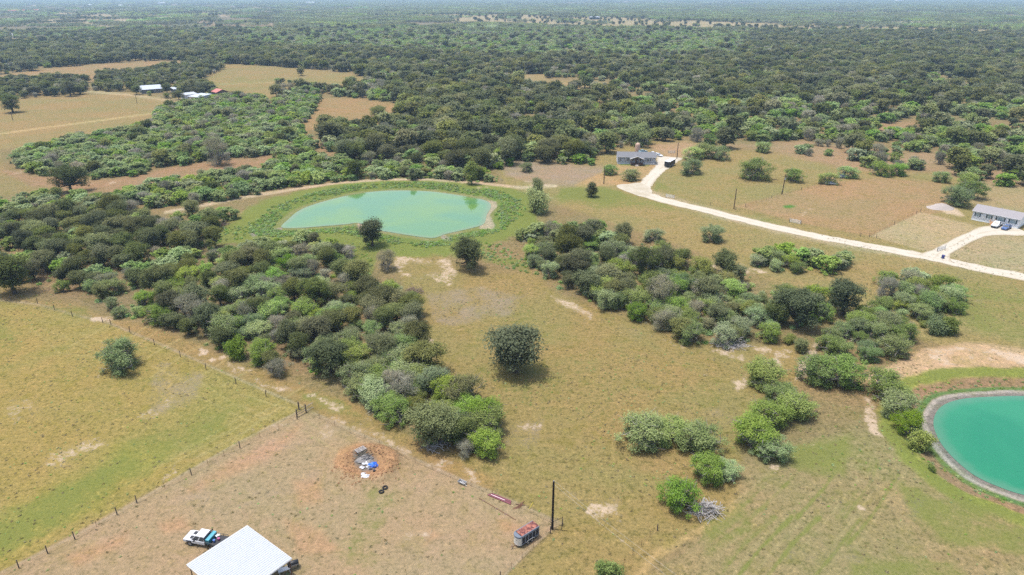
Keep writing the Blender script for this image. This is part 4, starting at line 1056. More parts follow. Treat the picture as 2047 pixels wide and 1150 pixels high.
# trees dotted over the far tan strips
X, Y = hexpts(-2600, 2600, 1500, 3300, 26)
U, V = proj(X, Y, 0.0); k = np.zeros(len(X), bool)
for c, q in SPARSE[:4]: k |= (sdpoly(U, V, c) > 0) & (rng.random(len(X)) < q*1.1)
for c, q in SPARSE[5:6]: k |= (sdpoly(U, V, c) > 0) & (rng.random(len(X)) < .12)
X, Y = X[k], Y[k]
scatter('far_pasture_oaks', np.c_[X, Y, 0*X], rng.uniform(.8, 1.4, len(X)), rng.uniform(0, 6.28, len(X)), rng.integers(0, 4, len(X)), [FAR['oak', s] for s in range(4)], 'dark oaks dotted over the far tan pastures')

# ------------------------------------------------------------------ GROUND COVER
def clump_mesh(s, n, R, H, size, asp, lm, up=0.5):
    rs = np.random.default_rng(500+s); d = rs.normal(size=(n, 3)); d[:, 2] = np.abs(d[:, 2]); d /= np.linalg.norm(d, axis=1)[:, None]
    c = d*np.array([R, R, H])*(rs.random((n, 1))**0.5); nr = d*0.7+rs.normal(size=(n, 3))*0.5+[0, 0, up]
    v, f, tt = leaf_quads(c, nr, rs.uniform(size*.6, size*1.3, n), asp, rs.random(n), rs)
    return np_mesh('clump', v, f, lm, False, {'tone': ('FLOAT', tt)})
WEED = [clump_mesh(s, 90, .75, .75, .38, .5, LEAF['weed']) for s in range(3)] + [clump_mesh(7, 90, .8, .6, .4, .5, LEAF['shrub'])]
TUFT = [clump_mesh(10+s, 16, .26, .16, .26, .25, LEAF['tuft'], .7) for s in range(3)] + [clump_mesh(14, 18, .25, .18, .2, .4, LEAF['weed'], .7)]
def in_px(poly, sp, z=0.0):
    pw = to_world(poly); X, Y = hexpts(pw[:, 0].min(), pw[:, 0].max(), pw[:, 1].min(), pw[:, 1].max(), sp)
    U, V = proj(X, Y, z); k = sdpoly(U, V, poly) > 0; return X[k], Y[k]
xs, ys = [], []
X, Y = hexpts(UPPER_W[:, 0].min()-16, UPPER_W[:, 0].max()+16, UPPER_W[:, 1].min()-16, UPPER_W[:, 1].max()+16, 0.85)
d = -sdpoly(X, Y, UPPER_W) + (fbm(X*.12, Y*.12, 71, 3)-.5)*5
U, V = proj(X, Y)
k = (d > 3.0) & (d < 10.5) & (-sdpoly(X, Y, UPPER_W) > 2.7) & ~((U > 950) & (U < 1000) & (V > 400) & (V < 462)) & (rng.random(len(X)) < np.clip(fbm(X*.15, Y*.15, 75, 3)*3-.75, 0, 1))
xs.append(X[k]); ys.append(Y[k])
for poly, sp, pr in (([(410,455),(520,458),(540,472),(480,482),(410,490)], 1.4, .7), ([(690,490),(745,490),(740,560),(690,545)], 1.4, .5), ([(885,478),(1000,490),(1060,525),(1060,548),(1000,535),(930,500)], 1.4, .7), ([(985,405),(1040,402),(1055,430),(1010,455),(992,440)], 1.6, .6), ([(1030,505),(1080,520),(1060,545)], 1.5, .6)):
    X, Y = in_px(poly, sp); k = (rng.random(len(X)) < pr) & (-sdpoly(X, Y, UPPER_W) > 2.5); xs.append(X[k]); ys.append(Y[k])
X, Y = np.concatenate(xs), np.concatenate(ys)
scatter('pond_weeds', np.c_[X, Y, height(X, Y)], rng.uniform(.35, 0.95, len(X)), rng.uniform(0, 6.28, len(X)), rng.integers(0, 4, len(X)), WEED, 'thick green weeds ringing the upper pond')
X, Y = hexpts(LOWER_W[:, 0].min()-12, LOWER_W[:, 0].max()+2, LOWER_W[:, 1].min()-12, LOWER_W[:, 1].max()+12, .8)
d = -sdpoly(X, Y, LOWER_W) + (fbm(X*.2, Y*.2, 72, 3)-.5)*3; k = (d > 2.6) & (-sdpoly(X, Y, LOWER_W) > 2.2) & (d < 5.5) & (rng.random(len(X)) < .35)
X, Y = X[k], Y[k]
scatter('bank_weeds', np.c_[X, Y, height(X, Y)], rng.uniform(.2, .5, len(X)), rng.uniform(0, 6.28, len(X)), rng.integers(0, 4, len(X)), WEED, 'low green weeds on the bank of the emerald pond')
xs, ys = [], []
for reg, poly, sp, _ in GROVES[2:10]:
    X, Y = in_px(poly, 2.6, 1.0); k = (rng.random(len(X)) < .5) & dry(X, Y); xs.append(X[k]); ys.append(Y[k])
X, Y = np.concatenate(xs), np.concatenate(ys)
scatter('undergrowth', np.c_[X, Y, height(X, Y)], rng.uniform(.5, 1.5, len(X)), rng.uniform(0, 6.28, len(X)), rng.integers(0, 4, len(X)), WEED[:3]+[clump_mesh(30, 70, .8, .6, .5, .12, LEAF['grey'])], 'low brush between the thicket trees')
X, Y = hexpts(-150, 170, 40, 260, .95)
U, V = proj(X, Y); k = (U > -60) & (U < 2110) & (V > 470) & (V < 1200) & dry(X, Y)
dn = fbm(X*.05, Y*.05, 81, 3)*.6 + fbm(X*.3, Y*.3, 83, 3)*.4
k &= rng.random(len(X)) < np.clip((dn-.42)*1.6, .01, .5)*np.where(sdpoly(U, V, [(610,818),(985,985),(1100,1060),(880,1320),(-400,1330),(0,1147),(590,828)]) > 0, .35, 1)
k &= sdpoly(U, V, [(668,925),(680,900),(712,887),(755,888),(790,905),(800,930),(780,950),(740,960),(700,955),(672,940)]) < 0
X, Y = X[k], Y[k]
ix = np.where(rng.random(len(X)) < .12, 3, rng.integers(0, 3, len(X)))
scatter('grass_tufts', np.c_[X, Y, height(X, Y)], rng.uniform(.5, 1.3, len(X)), rng.uniform(0, 6.28, len(X)), ix, TUFT, 'dry grass tufts and small weeds over the near pastures')
print('tufts', len(X))
# ------------------------------------------------------------------ MATERIALS OF THE BUILT THINGS
WOODP = plain('weathered_post', (0.105, 0.085, 0.070), 0.9, 0.1, var=.3, scale=6)
POLE = plain('creosote_pole', (0.022, 0.018, 0.017), 0.85, 0.15, var=.3, scale=4)
POLEB = plain('brown_pole', (0.070, 0.050, 0.038), 0.9, 0.1, var=.25, scale=4)
STEEL = plain('galvanised_steel', (0.42, 0.43, 0.44), 0.45, 0.5, 0.6)
RUSTP = plain('rusty_steel', (0.13, 0.070, 0.045), 0.85, 0.2, var=.35, scale=5)
WHITE = plain('white_siding', (0.84, 0.85, 0.87), 0.6, 0.3, var=.05)
GREYS = plain('grey_siding', (0.56, 0.58, 0.61), 0.7, 0.3, var=.07)
ROOFG = plain('grey_shingle', (0.215, 0.205, 0.212), 0.9, 0.1, var=.22, scale=3)
ROOFD = plain('dark_shingle', (0.13, 0.133, 0.142), 0.9, 0.1, var=.22, scale=3)
GLASS = plain('window_glass', (0.035, 0.045, 0.055), 0.08, 0.6, var=.05)
GLASSL = plain('curtained_glass', (0.20, 0.26, 0.27), 0.15, 0.6, var=.15)
TRIM = plain('white_trim', (0.55, 0.56, 0.56), 0.5, 0.3, var=.04)
SHUT = plain('dark_shutter', (0.030, 0.052, 0.055), 0.6, 0.3, var=.1)
PINE = plain('new_pine', (0.42, 0.26, 0.14), 0.8, 0.2, var=.15, scale=5)
BRWOOD = plain('brown_deck_wood', (0.115, 0.065, 0.045), 0.85, 0.2, var=.2, scale=5)
TYRE = plain('tyre_rubber', (0.014, 0.014, 0.015), 0.8, 0.25)
RIM = plain('wheel_rim', (0.35, 0.35, 0.36), 0.4, 0.5, 0.5)
BLACK = plain('black_steel', (0.018, 0.019, 0.022), 0.5, 0.4)
CARW = plain('white_car_paint', (0.50, 0.515, 0.54), 0.25, 0.5, var=.03)
CARB = plain('blue_car_paint', (0.055, 0.10, 0.23), 0.25, 0.5, var=.05)
CARG = plain('slate_car_paint', (0.17, 0.20, 0.23), 0.3, 0.5, var=.05)
def corrugated(name, col, var=.05):
    m = bpy.data.materials.new(name); t = nt(m); tc = node(t, 'ShaderNodeTexCoord')
    f = noise_n(t, tc.outputs['Object'], 0.6, 5); f2 = noise_n(t, tc.outputs['Object'], 5, 3); c = np.array(col)
    cc = mixc(t, f, c*(1-var), c*(1+var)); cc = mixc(t, math_n(t, 'MULTIPLY', ramp(t, f2, .62, .75), .25), cc, c*.8)
    finish(t, cc, 0.6, None, 0, 0, 0.3, 0.0); return m
TIN = corrugated('white_sheet_roof', (0.31, 0.332, 0.36))
TINB = corrugated('bluish_sheet_roof', (0.32, 0.355, 0.405), .1)
TING = corrugated('grey_sheet_wall', (0.33, 0.34, 0.36), .12)
TINR = corrugated('red_sheet_roof', (0.33, 0.115, 0.095), .2)

def frame_from(a, b):
    """angle of the line a -> b on the ground and its length"""
    d = b-a; return math.atan2(d.y, d.x), d.length

# ------------------------------------------------------------------ FENCES
def fence(name, label, px, wood_every, spacing, hw, tpost_h=1.25, strands=4, wire_r=0.007):
    W = [G(u, v) for u, v in px]
    r = thing(name, label, 'fence', W[0], 0)
    o0 = W[0]; n = 0
    pts = []
    for a, b in zip(W[:-1], W[1:]):
        L = (b-a).length; m = max(1, round(L/spacing))
        for i in range(m): pts.append((a.lerp(b, i/m), i == 0))
    pts.append((W[-1], True))
    pw = MB().tube((0, 0, -.3), (0, 0, hw), .085, .075, 7); tp = MB().box(-.02, .02, -.02, .02, -.3, tpost_h)
    me_w = me_t = None
    for i, (p, corner) in enumerate(pts):
        wood = (corner and (wood_every < 10 or i in (0, len(pts)-1))) or (i % wood_every == 0)
        if wood:
            if me_w is None: o = pw.build('post', WOODP, r); me_w = o.data
            else: o = inst('post', me_w, r)
        else:
            if me_t is None: o = tp.build('steel_post', RUSTP, r); me_t = o.data
            else: o = inst('steel_post', me_t, r)
        o.location = p-o0; o.location.z = gz(p.x, p.y)-o0.z
        o.rotation_euler = (rng.normal(0, .025), rng.normal(0, .025), rng.uniform(0, 3))
    w = MB()
    for k in range(strands):
        z = 0.25 + (tpost_h-0.35)*k/(strands-1)
        for (a, _), (b, _) in zip(pts[:-1], pts[1:]):
            w.tube(a-o0+Vector((0, 0, z)), b-o0+Vector((0, 0, z)), wire_r, n=3, cap=False)
    w.build('wire', RUSTP, r)
    return r
fence('wire_fence', 'long wire fence between the left pasture and the left thicket', [(-30,597),(75,607),(145,633),(206,646),(222,650),(260,665),(309,690),(361,714),(412,739),(472,768),(532,793),(597,819)], 1, 10.0, 1.55)
fence('wire_fence', 'wire fence running from the corner gate down to the lower left edge', [(594,838),(480,896),(383,950),(274,1006),(150,1079),(38,1136),(-30,1172)], 3, 3.6, 1.5, 1.2, 5)
fence('wire_fence', 'wire fence from the corner gate past the burn pit to the utility pole', [(612,826),(640,838),(700,866),(760,893),(830,925),(900,955),(985,990),(1040,1016),(1100,1045),(1124,1052)], 20, 4.2, 1.4, 1.2, 5)
fence('wire_fence', 'short wire fence from the utility pole to the bottom edge', [(1100,1066),(1066,1095),(1044,1116),(1000,1158)], 20, 3.0, 1.4, 1.2, 5)
fence('wire_fence', 'sparse steel post fence below the bright green mesquite', [(1314,1061),(1299,1074),(1282,1092),(1265,1110),(1247,1130),(1230,1150)], 40, 3.2, 1.3, 1.2, 3)
fence('wire_fence', 'fence along the near side of the far right fields', [(1345,396),(1420,411),(1470,420),(1578,445)], 5, 5.0, 1.3, 1.2, 4)
fence('wire_fence', 'fence from the field gate to the driveway gate of the white house', [(1602,449),(1720,473),(1752,476),(1873,503)], 5, 5.0, 1.3, 1.2, 4)
fence('wire_fence', 'fence separating the far field from the mown lot', [(1738,474),(1840,424)], 5, 4.0, 1.3, 1.2, 4)
fence('wire_fence', 'fence climbing past the far pole with the transformer', [(1490,414),(1562,389),(1640,371)], 5, 4.0, 1.3, 1.2, 4)
def corner_gate():
    a, b = G(594,834), G(612,824); rz, L = frame_from(a, b)
    t = thing('corner_gate', 'timber brace gate at the corner where the three fences meet', 'gate', a, rz)
    for x, y in ((0, 0), (L, 0)): MB().tube((x, y, -.3), (x, y, 1.75), .13, .12, 8).build('post', WOODP, t)
    c = G(598,819); c = c-a; c.rotate(Matrix.Rotation(-rz, 3, 'Z')); MB().tube((c.x, c.y, -.3), (c.x, c.y, 1.75), .13, .12, 8).build('post', WOODP, t)
    for z in (.45, .95, 1.45): MB().tube((0, 0, z), (L, 0, z), .05, .05, 6).build('rail', WOODP, t)
    p = MB()
    for i in range(7): p.box(L+.3+.22*i, L+.33+.22*i, -.02, .02, .15, 1.3)
    p.box(L+.2, L+1.75, -.02, .02, .2, .24).box(L+.2, L+1.75, -.02, .02, 1.2, 1.24); p.build('net_panel', STEEL, t)
corner_gate()
def brace():
    a, b = G(1106,1055), G(1124.5,1047); rz, L = frame_from(a, b)
    t = thing('fence_brace', 'dark pipe fence brace beside the near utility pole', 'fence brace', a, rz)
    MB().tube((L, 0, -.3), (L, 0, 1.35), .05, n=6).build('post', POLE, t); MB().tube((0, 0, -.3), (0, 0, 1.2), .05, n=6).build('post', POLE, t)
    MB().tube((0, 0, 1.15), (L, 0, 1.15), .035, n=6).build('rail', POLE, t)
    MB().tube((L, 0, 1.05), (L*.45, -1.0, 0), .035, n=6).build('strut', POLE, t)
brace()

# ------------------------------------------------------------------ UTILITY POLES AND LINE
def pole(u, v, v2, label, mat, r=.15, arm=False, can=False, lean=0.0):
    b = G(u, v)
    lo, hi = 0.5, 30
    for _ in range(40):
        m = (lo+hi)/2
        if proj(b.x, b.y, m)[1] > v2: lo = m
        else: hi = m
    h = lo
    t = thing('utility_pole', label, 'utility pole', b)
    MB().tube((0, 0, -.5), (lean, 0, h), r, r*.75, 10).build('shaft', mat, t)
    MB().tube((lean, 0, h), (lean, 0, h+.22), .06, .05, 6).build('insulator', STEEL, t)
    if arm: MB().box(-.9, .9, -.06, .06, h-.75, h-.63).build('crossarm', mat, t)
    if can: MB().tube((.32, 0, h-2.3), (.32, 0, h-1.3), .26, .26, 10).build('transformer', STEEL, t)
    return b, h
nb, nh = pole(1104, 1058, 963, 'tall black utility pole rising beside the stock trailer', POLE, .19)
pole(1207, 368, 333, 'brown utility pole in front of the grey house', POLEB, .2)
pole(1353, 318, 285, 'brown utility pole beyond the black trailer', POLEB, .2)
pole(1467, 418, 378, 'dark utility pole nearest the gravel road', POLEB, .2)
pole(1563, 389, 349, 'dark utility pole carrying a transformer in the far field', POLEB, .2, True, True, .25)
pole(26, 241, 224, 'thin utility pole beside the lone oak in the left field', POLEB, .17)
pole(274, 207, 188, 'thin utility pole beside the farm road', POLEB, .17)
pole(714, 172, 156, 'distant thin pole at the corner of the green meadow', POLEB, .16)
def wires():
    t = thing('power_line', 'two thin pale wires sloping down from the near pole to the bottom edge', 'power line', nb)
    for (u, v, z), zz in (((1530, 1300, 7.0), nh-.4), ((1562, 1300, 8.3), nh+.2)):
        e = P(u, v, z)-nb; a = Vector((0, 0, zz)); w = MB(); prev = a
        for i in range(1, 17):
            s_ = i/16; p = a.lerp(e, s_); p.z -= 1.0*4*s_*(1-s_)*0.5
            w.tube(prev, p, .008, n=4, cap=False); prev = p
        w.build('wire', STEEL, t)
wires()

# ------------------------------------------------------------------ OPEN SHED
def shed():
    H = 3.3
    A, B, C = P(494, 1050, H+.35), P(599, 1103, H+.35), P(373, 1128, H+.35)
    rz, LY = frame_from(C, A)           # along the ribs
    w = B-A; LX = w.length
    t = thing('open_shed', 'open sided shed with a white ribbed metal roof', 'shed', (C.x, C.y, 0), rz)
    # local x: C -> A (ribs), local y: A -> B direction (to the right of the ribs is negative y)
    D = -LX
    rows = []
    n = 28
    prof = []
    for i in range(n):
        y = D*i/n; s_ = abs(D)/n
        prof += [(y, 0), (y-s_*.55, 0), (y-s_*.66, .042), (y-s_*.92, .042)]
    prof.append((D, 0))
    half = lambda y: H + .30
    vs_ = []; fs = []
    for y, dz in prof: vs_ += [(0, y, H+.30+dz), (LY, y, H+.30+dz)]
    for i in range(len(prof)-1): fs.append([2*i, 2*i+1, 2*i+3, 2*i+2])
    # sheets: eleven overlapping panels
    per = 4*4
    for k in range(7):
        lo = k*per; hi = min(len(prof)-1, lo+per)
        m = MB(); base = lo*2
        zz = .004*(k % 2)
        vv = [(x, y, z+zz) for x, y, z in vs_[2*lo:2*hi+2]]
        m.add(vv, [[i-2*lo for i in f] for f in fs[lo:hi]])
        m.build('roof_sheet', TIN, t)
    f = MB()
    for y in (0.0, D): f.box(-.02, LY+.02, y-.04, y+.04, H+.08, H+.29)
    for x in (0.0, LY): f.box(x-.04, x+.04, D, 0, H+.08, H+.285)
    f.build('roof_trim', TRIM, t)
    p = MB()
    for i in range(9):
        y = D*(i+.5)/9; p.box(.05, LY-.05, y-.03, y+.03, H+.02, H+.15)
    p.build('purlins', STEEL, t)
    for x in (.25, LY*.5, LY-.25):
        for y in (-.25, D+.25): MB().tube((x, y, -.2), (x, y, H+.1), .07, .07, 8).build('post', BRWOOD, t)
        MB().box(x-.05, x+.05, D+.1, -.1, H-.12, H+.06).build('beam', STEEL, t)
shed()
def folding_table():
    p = P(569, 1146); t = thing('folding_table', 'table with pale legs standing under the shed edge', 'table', p, .5)
    MB().box(-.8, .8, -.38, .38, .72, .76).build('table_top', TRIM, t)
    for x in (-.7, .7):
        for y in (-.3, .3): MB().tube((x*1.08, y*1.1, 0), (x*.9, y, .72), .03, n=6).build('leg', TRIM, t)
folding_table()
def blue_chair():
    p = P(562, 1141); t = thing('garden_chair', 'blue chair under the right edge of the shed', 'chair', p, 2.2)
    m = plain('blue_plastic', (0.045, 0.16, 0.28), .5, .4)
    MB().box(-.27, .27, -.26, .26, .40, .45).build('seat', m, t); MB().box(-.27, .27, .22, .28, .45, .95).build('backrest', m, t)
    for x in (-.24, .24):
        for y in (-.23, .23): MB().tube((x, y, 0), (x, y, .42), .02, n=5).build('leg', m, t)
blue_chair()
def grill():
    p = P(587, 1135); t = thing('barrel_grill', 'black barrel grill with a chimney at the shed corner post', 'grill', p, .45)
    b = MB().tube((-.75, 0, .85), (.75, 0, .85), .36, .36, 14); b.build('barrel', BLACK, t, True)
    MB().tube((-.55, 0, 1.15), (-.55, 0, 1.85), .08, .08, 8).build('chimney', BLACK, t)
    MB().box(-.7, .7, -.62, -.38, .82, .86).build('side_shelf', BLACK, t)
    for x in (-.55, .55):
        for y in (-.22, .22): MB().tube((x, y*1.2, 0), (x, y, .62), .03, n=5).build('leg', BLACK, t)
grill()

# ------------------------------------------------------------------ VEHICLES
def wheel(parent, x, y, r=.40, w=.26):
    m = MB(); n = 16
    prof = [(r*.62, -w/2), (r*.94, -w/2), (r, -w*.35), (r, w*.35), (r*.94, w/2), (r*.62, w/2)]
    for k in range(n):
        a = 2*math.pi*k/n
        for q, yy in prof: m.v.append((q*math.cos(a), yy, q*math.sin(a)))
    for k in range(n):
        for i in range(6): m.f.append([k*6+i, k*6+(i+1) % 6, ((k+1) % n)*6+(i+1) % 6, ((k+1) % n)*6+i])
    o = m.build('wheel', TYRE, parent, True, (x, y, r))
    c = MB().tube((0, -w*.36, 0), (0, w*.36, 0), r*.63, r*.63, 14); c.build('rim', RIM, o)
    return o
def loft(m, sects):
    """sects: list of (x, [(y,z)...]) closed rings with the same count"""
    k = len(sects[0][1]); n0 = len(m.v)
    for x, ring in sects:
        for y, z in ring: m.v.append((x, y, z))
    for i in range(len(sects)-1):
        for j in range(k): m.f.append([n0+i*k+j, n0+i*k+(j+1) % k, n0+(i+1)*k+(j+1) % k, n0+(i+1)*k+j])
    m.f.append([n0+j for j in range(k)]); m.f.append([n0+(len(sects)-1)*k+j for j in range(k)][::-1]); return m
def ring(hw, z0, z1, top=.9, bev=.08):
    return [(-hw*.92, z0), (-hw, z0+bev*2), (-hw, z1-bev), (-hw*top, z1), (hw*top, z1), (hw, z1-bev), (hw, z0+bev*2), (hw*.92, z0)]
def car(name, label, cat, loc, rz, paint, kind='sedan', bed=None, hitch=False):
    """x points to the nose"""
    t = thing(name, label, cat, loc, rz)
    if kind == 'sedan': L, hw, zb, zh, zr = 4.7, .9, .32, .92, 1.42
    else: L, hw, zb, zh, zr = 5.9, 1.0, .48, 1.18, 1.88
    f = L/2
    b = MB()
    if kind == 'sedan':
        loft(b, [(-f, ring(hw*.88, zb+.12, zh)), (-f+.25, ring(hw*.97, zb, zh+.02)), (-f*.3, ring(hw, zb, zh+.04)), (f*.35, ring(hw, zb, zh)), (f-.35, ring(hw*.95, zb, zh-.12)), (f, ring(hw*.82, zb+.1, zh-.25))])
    else:
        rear = -f if bed != 'flat' else -.65
        loft(b, [(rear, ring(hw*.97, zb, zh if bed == 'flat' else zh)), (.75, ring(hw, zb, zh)), (f-.45, ring(hw*.98, zb, zh-.06)), (f-.08, ring(hw*.93, zb, zh-.14)), (f, ring(hw*.88, zb+.05, zh-.3))])
    b.build('body', paint, t)
    c0, c1 = ((-1.55, 1.05) if kind == 'sedan' else (-.66, 1.55))
    tw = .76
    z0 = zh-.02
    rs_ = (c0+.55 if kind == 'sedan' else c0+.06); fs_ = c1-.85 if kind == 'sedan' else c1-.75
    pts = [(c0, z0), (rs_, zr), (fs_, zr), (c1, z0)]
    cab = MB(); yb, yt = hw*.95, hw*tw
    cab.add([(c0, -yb, z0), (c1, -yb, z0), (c1, yb, z0), (c0, yb, z0), (rs_, -yt, zr), (fs_, -yt, zr), (fs_, yt, zr), (rs_, yt, zr)], [[0,3,2,1],[4,5,6,7],[0,1,5,4],[1,2,6,5],[2,3,7,6],[3,0,4,7]])
    cab.build('cabin', paint, t)
    def pane(p, nm='window', mat=GLASS, off=.012):
        a, b_, c_, d_ = [Vector(q) for q in p]; n_ = (b_-a).cross(d_-a).normalized()*off
        cen = (a+b_+c_+d_)/4; vs2 = [cen+(q-cen)*.86+n_ for q in (a, b_, c_, d_)]; vs3 = [q-n_*1.5 for q in vs2]
        MB().add(vs2+vs3, [[0,1,2,3],[7,6,5,4],[0,4,5,1],[1,5,6,2],[2,6,7,3],[3,7,4,0]]).build(nm, mat, t)
    pane([(c1, -yb, z0), (c1, yb, z0), (fs_, yt, zr), (fs_, -yt, zr)], 'windshield')
    pane([(c0, yb, z0), (c0, -yb, z0), (rs_, -yt, zr), (rs_, yt, zr)], 'rear_window')
    mx_ = (c0+c1)/2-.05; mt = (rs_+fs_)/2-.05
    for s_ in (-1, 1):
        q = [(c0, s_*yb, z0), (mx_, s_*yb, z0), (mt, s_*yt, zr), (rs_, s_*yt, zr)]; q2 = [(mx_, s_*yb, z0), (c1, s_*yb, z0), (fs_, s_*yt, zr), (mt, s_*yt, zr)]
        for w in (q, q2): pane(w if s_ < 0 else [w[1], w[0], w[3], w[2]])
    wb_ = L*.31
    for x in (-wb_, wb_):
        for s_ in (-1, 1): wheel(t, x, s_*(hw-.08), .34 if kind == 'sedan' else .42)
    for s_ in (-1, 1):
        MB().box(f-.16, f-.015, s_*hw*.62-.17, s_*hw*.62+.17, zh-.42, zh-.24).build('headlight', GLASSL, t)
        MB().box(c1-.75, c1-.55, s_*(hw+.14)-.09, s_*(hw+.14)+.09, zh-.02, zh+.15).build('mirror', BLACK, t)
    MB().box(f-.05, f+.07, -hw*.85, hw*.85, zb, zb+.22).build('bumper', BLACK if kind != 'sedan' else paint, t)
    if bed == 'flat':
        MB().box(-f-.3, -.72, -1.08, 1.08, .82, .92).build('flatbed', BLACK, t)
        MB().box(-f-.2, -.7, -.4, .4, .5, .8).build('chassis', BLACK, t)
        hr = MB()
        for y in (-1.0, 1.0): hr.box(-.85, -.77, y-.04, y+.04, .92, 1.95)
        hr.box(-.85, -.77, -1.04, 1.04, 1.87, 1.95)
        for i in range(7): y = -.75+.25*i; hr.box(-.83, -.79, y-.015, y+.015, .92, 1.87)
        hr.build('headache_rack', BLACK, t)
        sr = MB()
        for y in (-1.06, 1.06): sr.tube((-.8, y, 1.25), (-f-.3, y, 1.25), .03, n=5)
        for y in (-1.06, 1.06):
            for x in (-1.6, -2.4, -3.2): sr.tube((x, y, .9), (x, y, 1.25), .025, n=5)
        sr.build('side_rail', BLACK, t)
        for s_ in (-.45, .45): MB().box(1.45, 1.95, s_-.28, s_+.28, zh-.03, zh+.035).build('hood_vent', BLACK, t)
        for s_ in (-1, 1): MB().box(1.55, 2.3, s_*(hw+.03)-.02, s_*(hw+.03)+.03, .78, .95).build('fender_flare', BLACK, t)
    elif kind != 'sedan':
        MB().box(-f+.1, c0-.08, -hw*.82, hw*.82, zh-.01, zh+.012).build('bed_cover', BLACK, t)
    return t
a, b = P(381, 1092), P(418, 1099)
rz = math.atan2((a-b).y, (a-b).x); d = Vector((math.cos(rz), math.sin(rz), 0)); side = Vector((-d.y, d.x, 0))
cpos = a - d*1.75 - side*1.05
truck = car('flatbed_truck', 'white crew cab truck with a black flatbed, nosing out from behind the shed', 'truck', cpos, rz, CARW, 'truck', 'flat')
M3 = Matrix.Rotation(rz, 3, 'Z')
def on_bed(x, y, z): return cpos + M3 @ Vector((x, y, z))
TEAL = plain('teal_paint', (0.03, 0.16, 0.20), .4, .4)
tk = thing('tool_chest', 'teal chest across the front of the truck bed', 'tool chest', on_bed(-1.15, 0, .92), rz)
MB().box(-.28, .28, -.95, .95, 0, .62).build('chest_body', TEAL, tk); MB().box(-.31, .31, -.98, .98, .62, .72).build('lid', plain('light_teal_paint', (0.07, 0.26, 0.32), .4, .4), tk)
for i, (x, y, r_, h_, c_, lb) in enumerate(((-1.75, -.5, .17, .36, (0.7, 0.7, 0.72), 'white bucket on the truck bed beside the teal chest'), (-1.85, .35, .17, .36, (0.05, .12, .35), 'dark blue bucket on the far side of the truck bed'), (-2.25, -.15, .2, .3, (0.25, 0.05, 0.13), 'pinkish red tub in the middle of the truck bed'))):
    bk = thing('bucket', lb, 'bucket', on_bed(x, y, .92), rz)
    MB().tube((0, 0, 0), (0, 0, h_), r_*.85, r_, 12).build('pail', plain(f'bucket_paint_{i}', c_, .5, .4), bk); MB().tube((0, 0, h_), (0, 0, h_+.03), r_*1.06, r_*1.06, 12).build('rim', plain(f'bucket_paint_{i}', c_), bk)
sk = thing('feed_sack', 'pale slumped sack on the near edge of the truck bed', 'sack', on_bed(-1.6, -.85, .92), rz+.3)
sm = MB(); loft(sm, [(-.4, ring(.12, 0, .1)), (-.28, ring(.24, 0, .2)), (.2, ring(.26, 0, .24)), (.4, ring(.14, 0, .1))]); sm.build('sack_body', plain('sack_cloth', (.45, .42, .36)), sk)

wh = G(1992, 456); car('pickup', 'white pickup parked in front of the white house', 'pickup', G(1991.5, 453), math.atan2((P(1985,457)-P(1999,449)).y, (P(1985,457)-P(1999,449)).x), CARW, 'truck')
car('blue_car', 'blue sedan parked right of the white pickup', 'car', G(2011, 458), math.atan2((P(2004,461)-P(2017,455)).y, (P(2004,461)-P(2017,455)).x), CARB)
car('parked_car', 'white car half hidden behind the right end of the grey house', 'car', G(1306, 309), .1, CARW)
car('parked_car', 'white car at the top end of the gravel drive', 'car', G(1316, 312.5), -.9, CARW)
car('parked_car', 'pale slate car shaded by a mesquite in the far field', 'car', G(1660, 369), -.25, plain('pale_car_paint', (.38, .42, .46), .3, .5))
car('parked_car', 'dark slate car under the umbrella shaped mesquite', 'car', G(1685, 356), .1, CARG)
car('parked_car', 'blue-grey car behind the grey house beside the tank', 'car', G(1285, 305), .4, plain('bluegrey_car_paint', (.22, .34, .40), .3, .5))

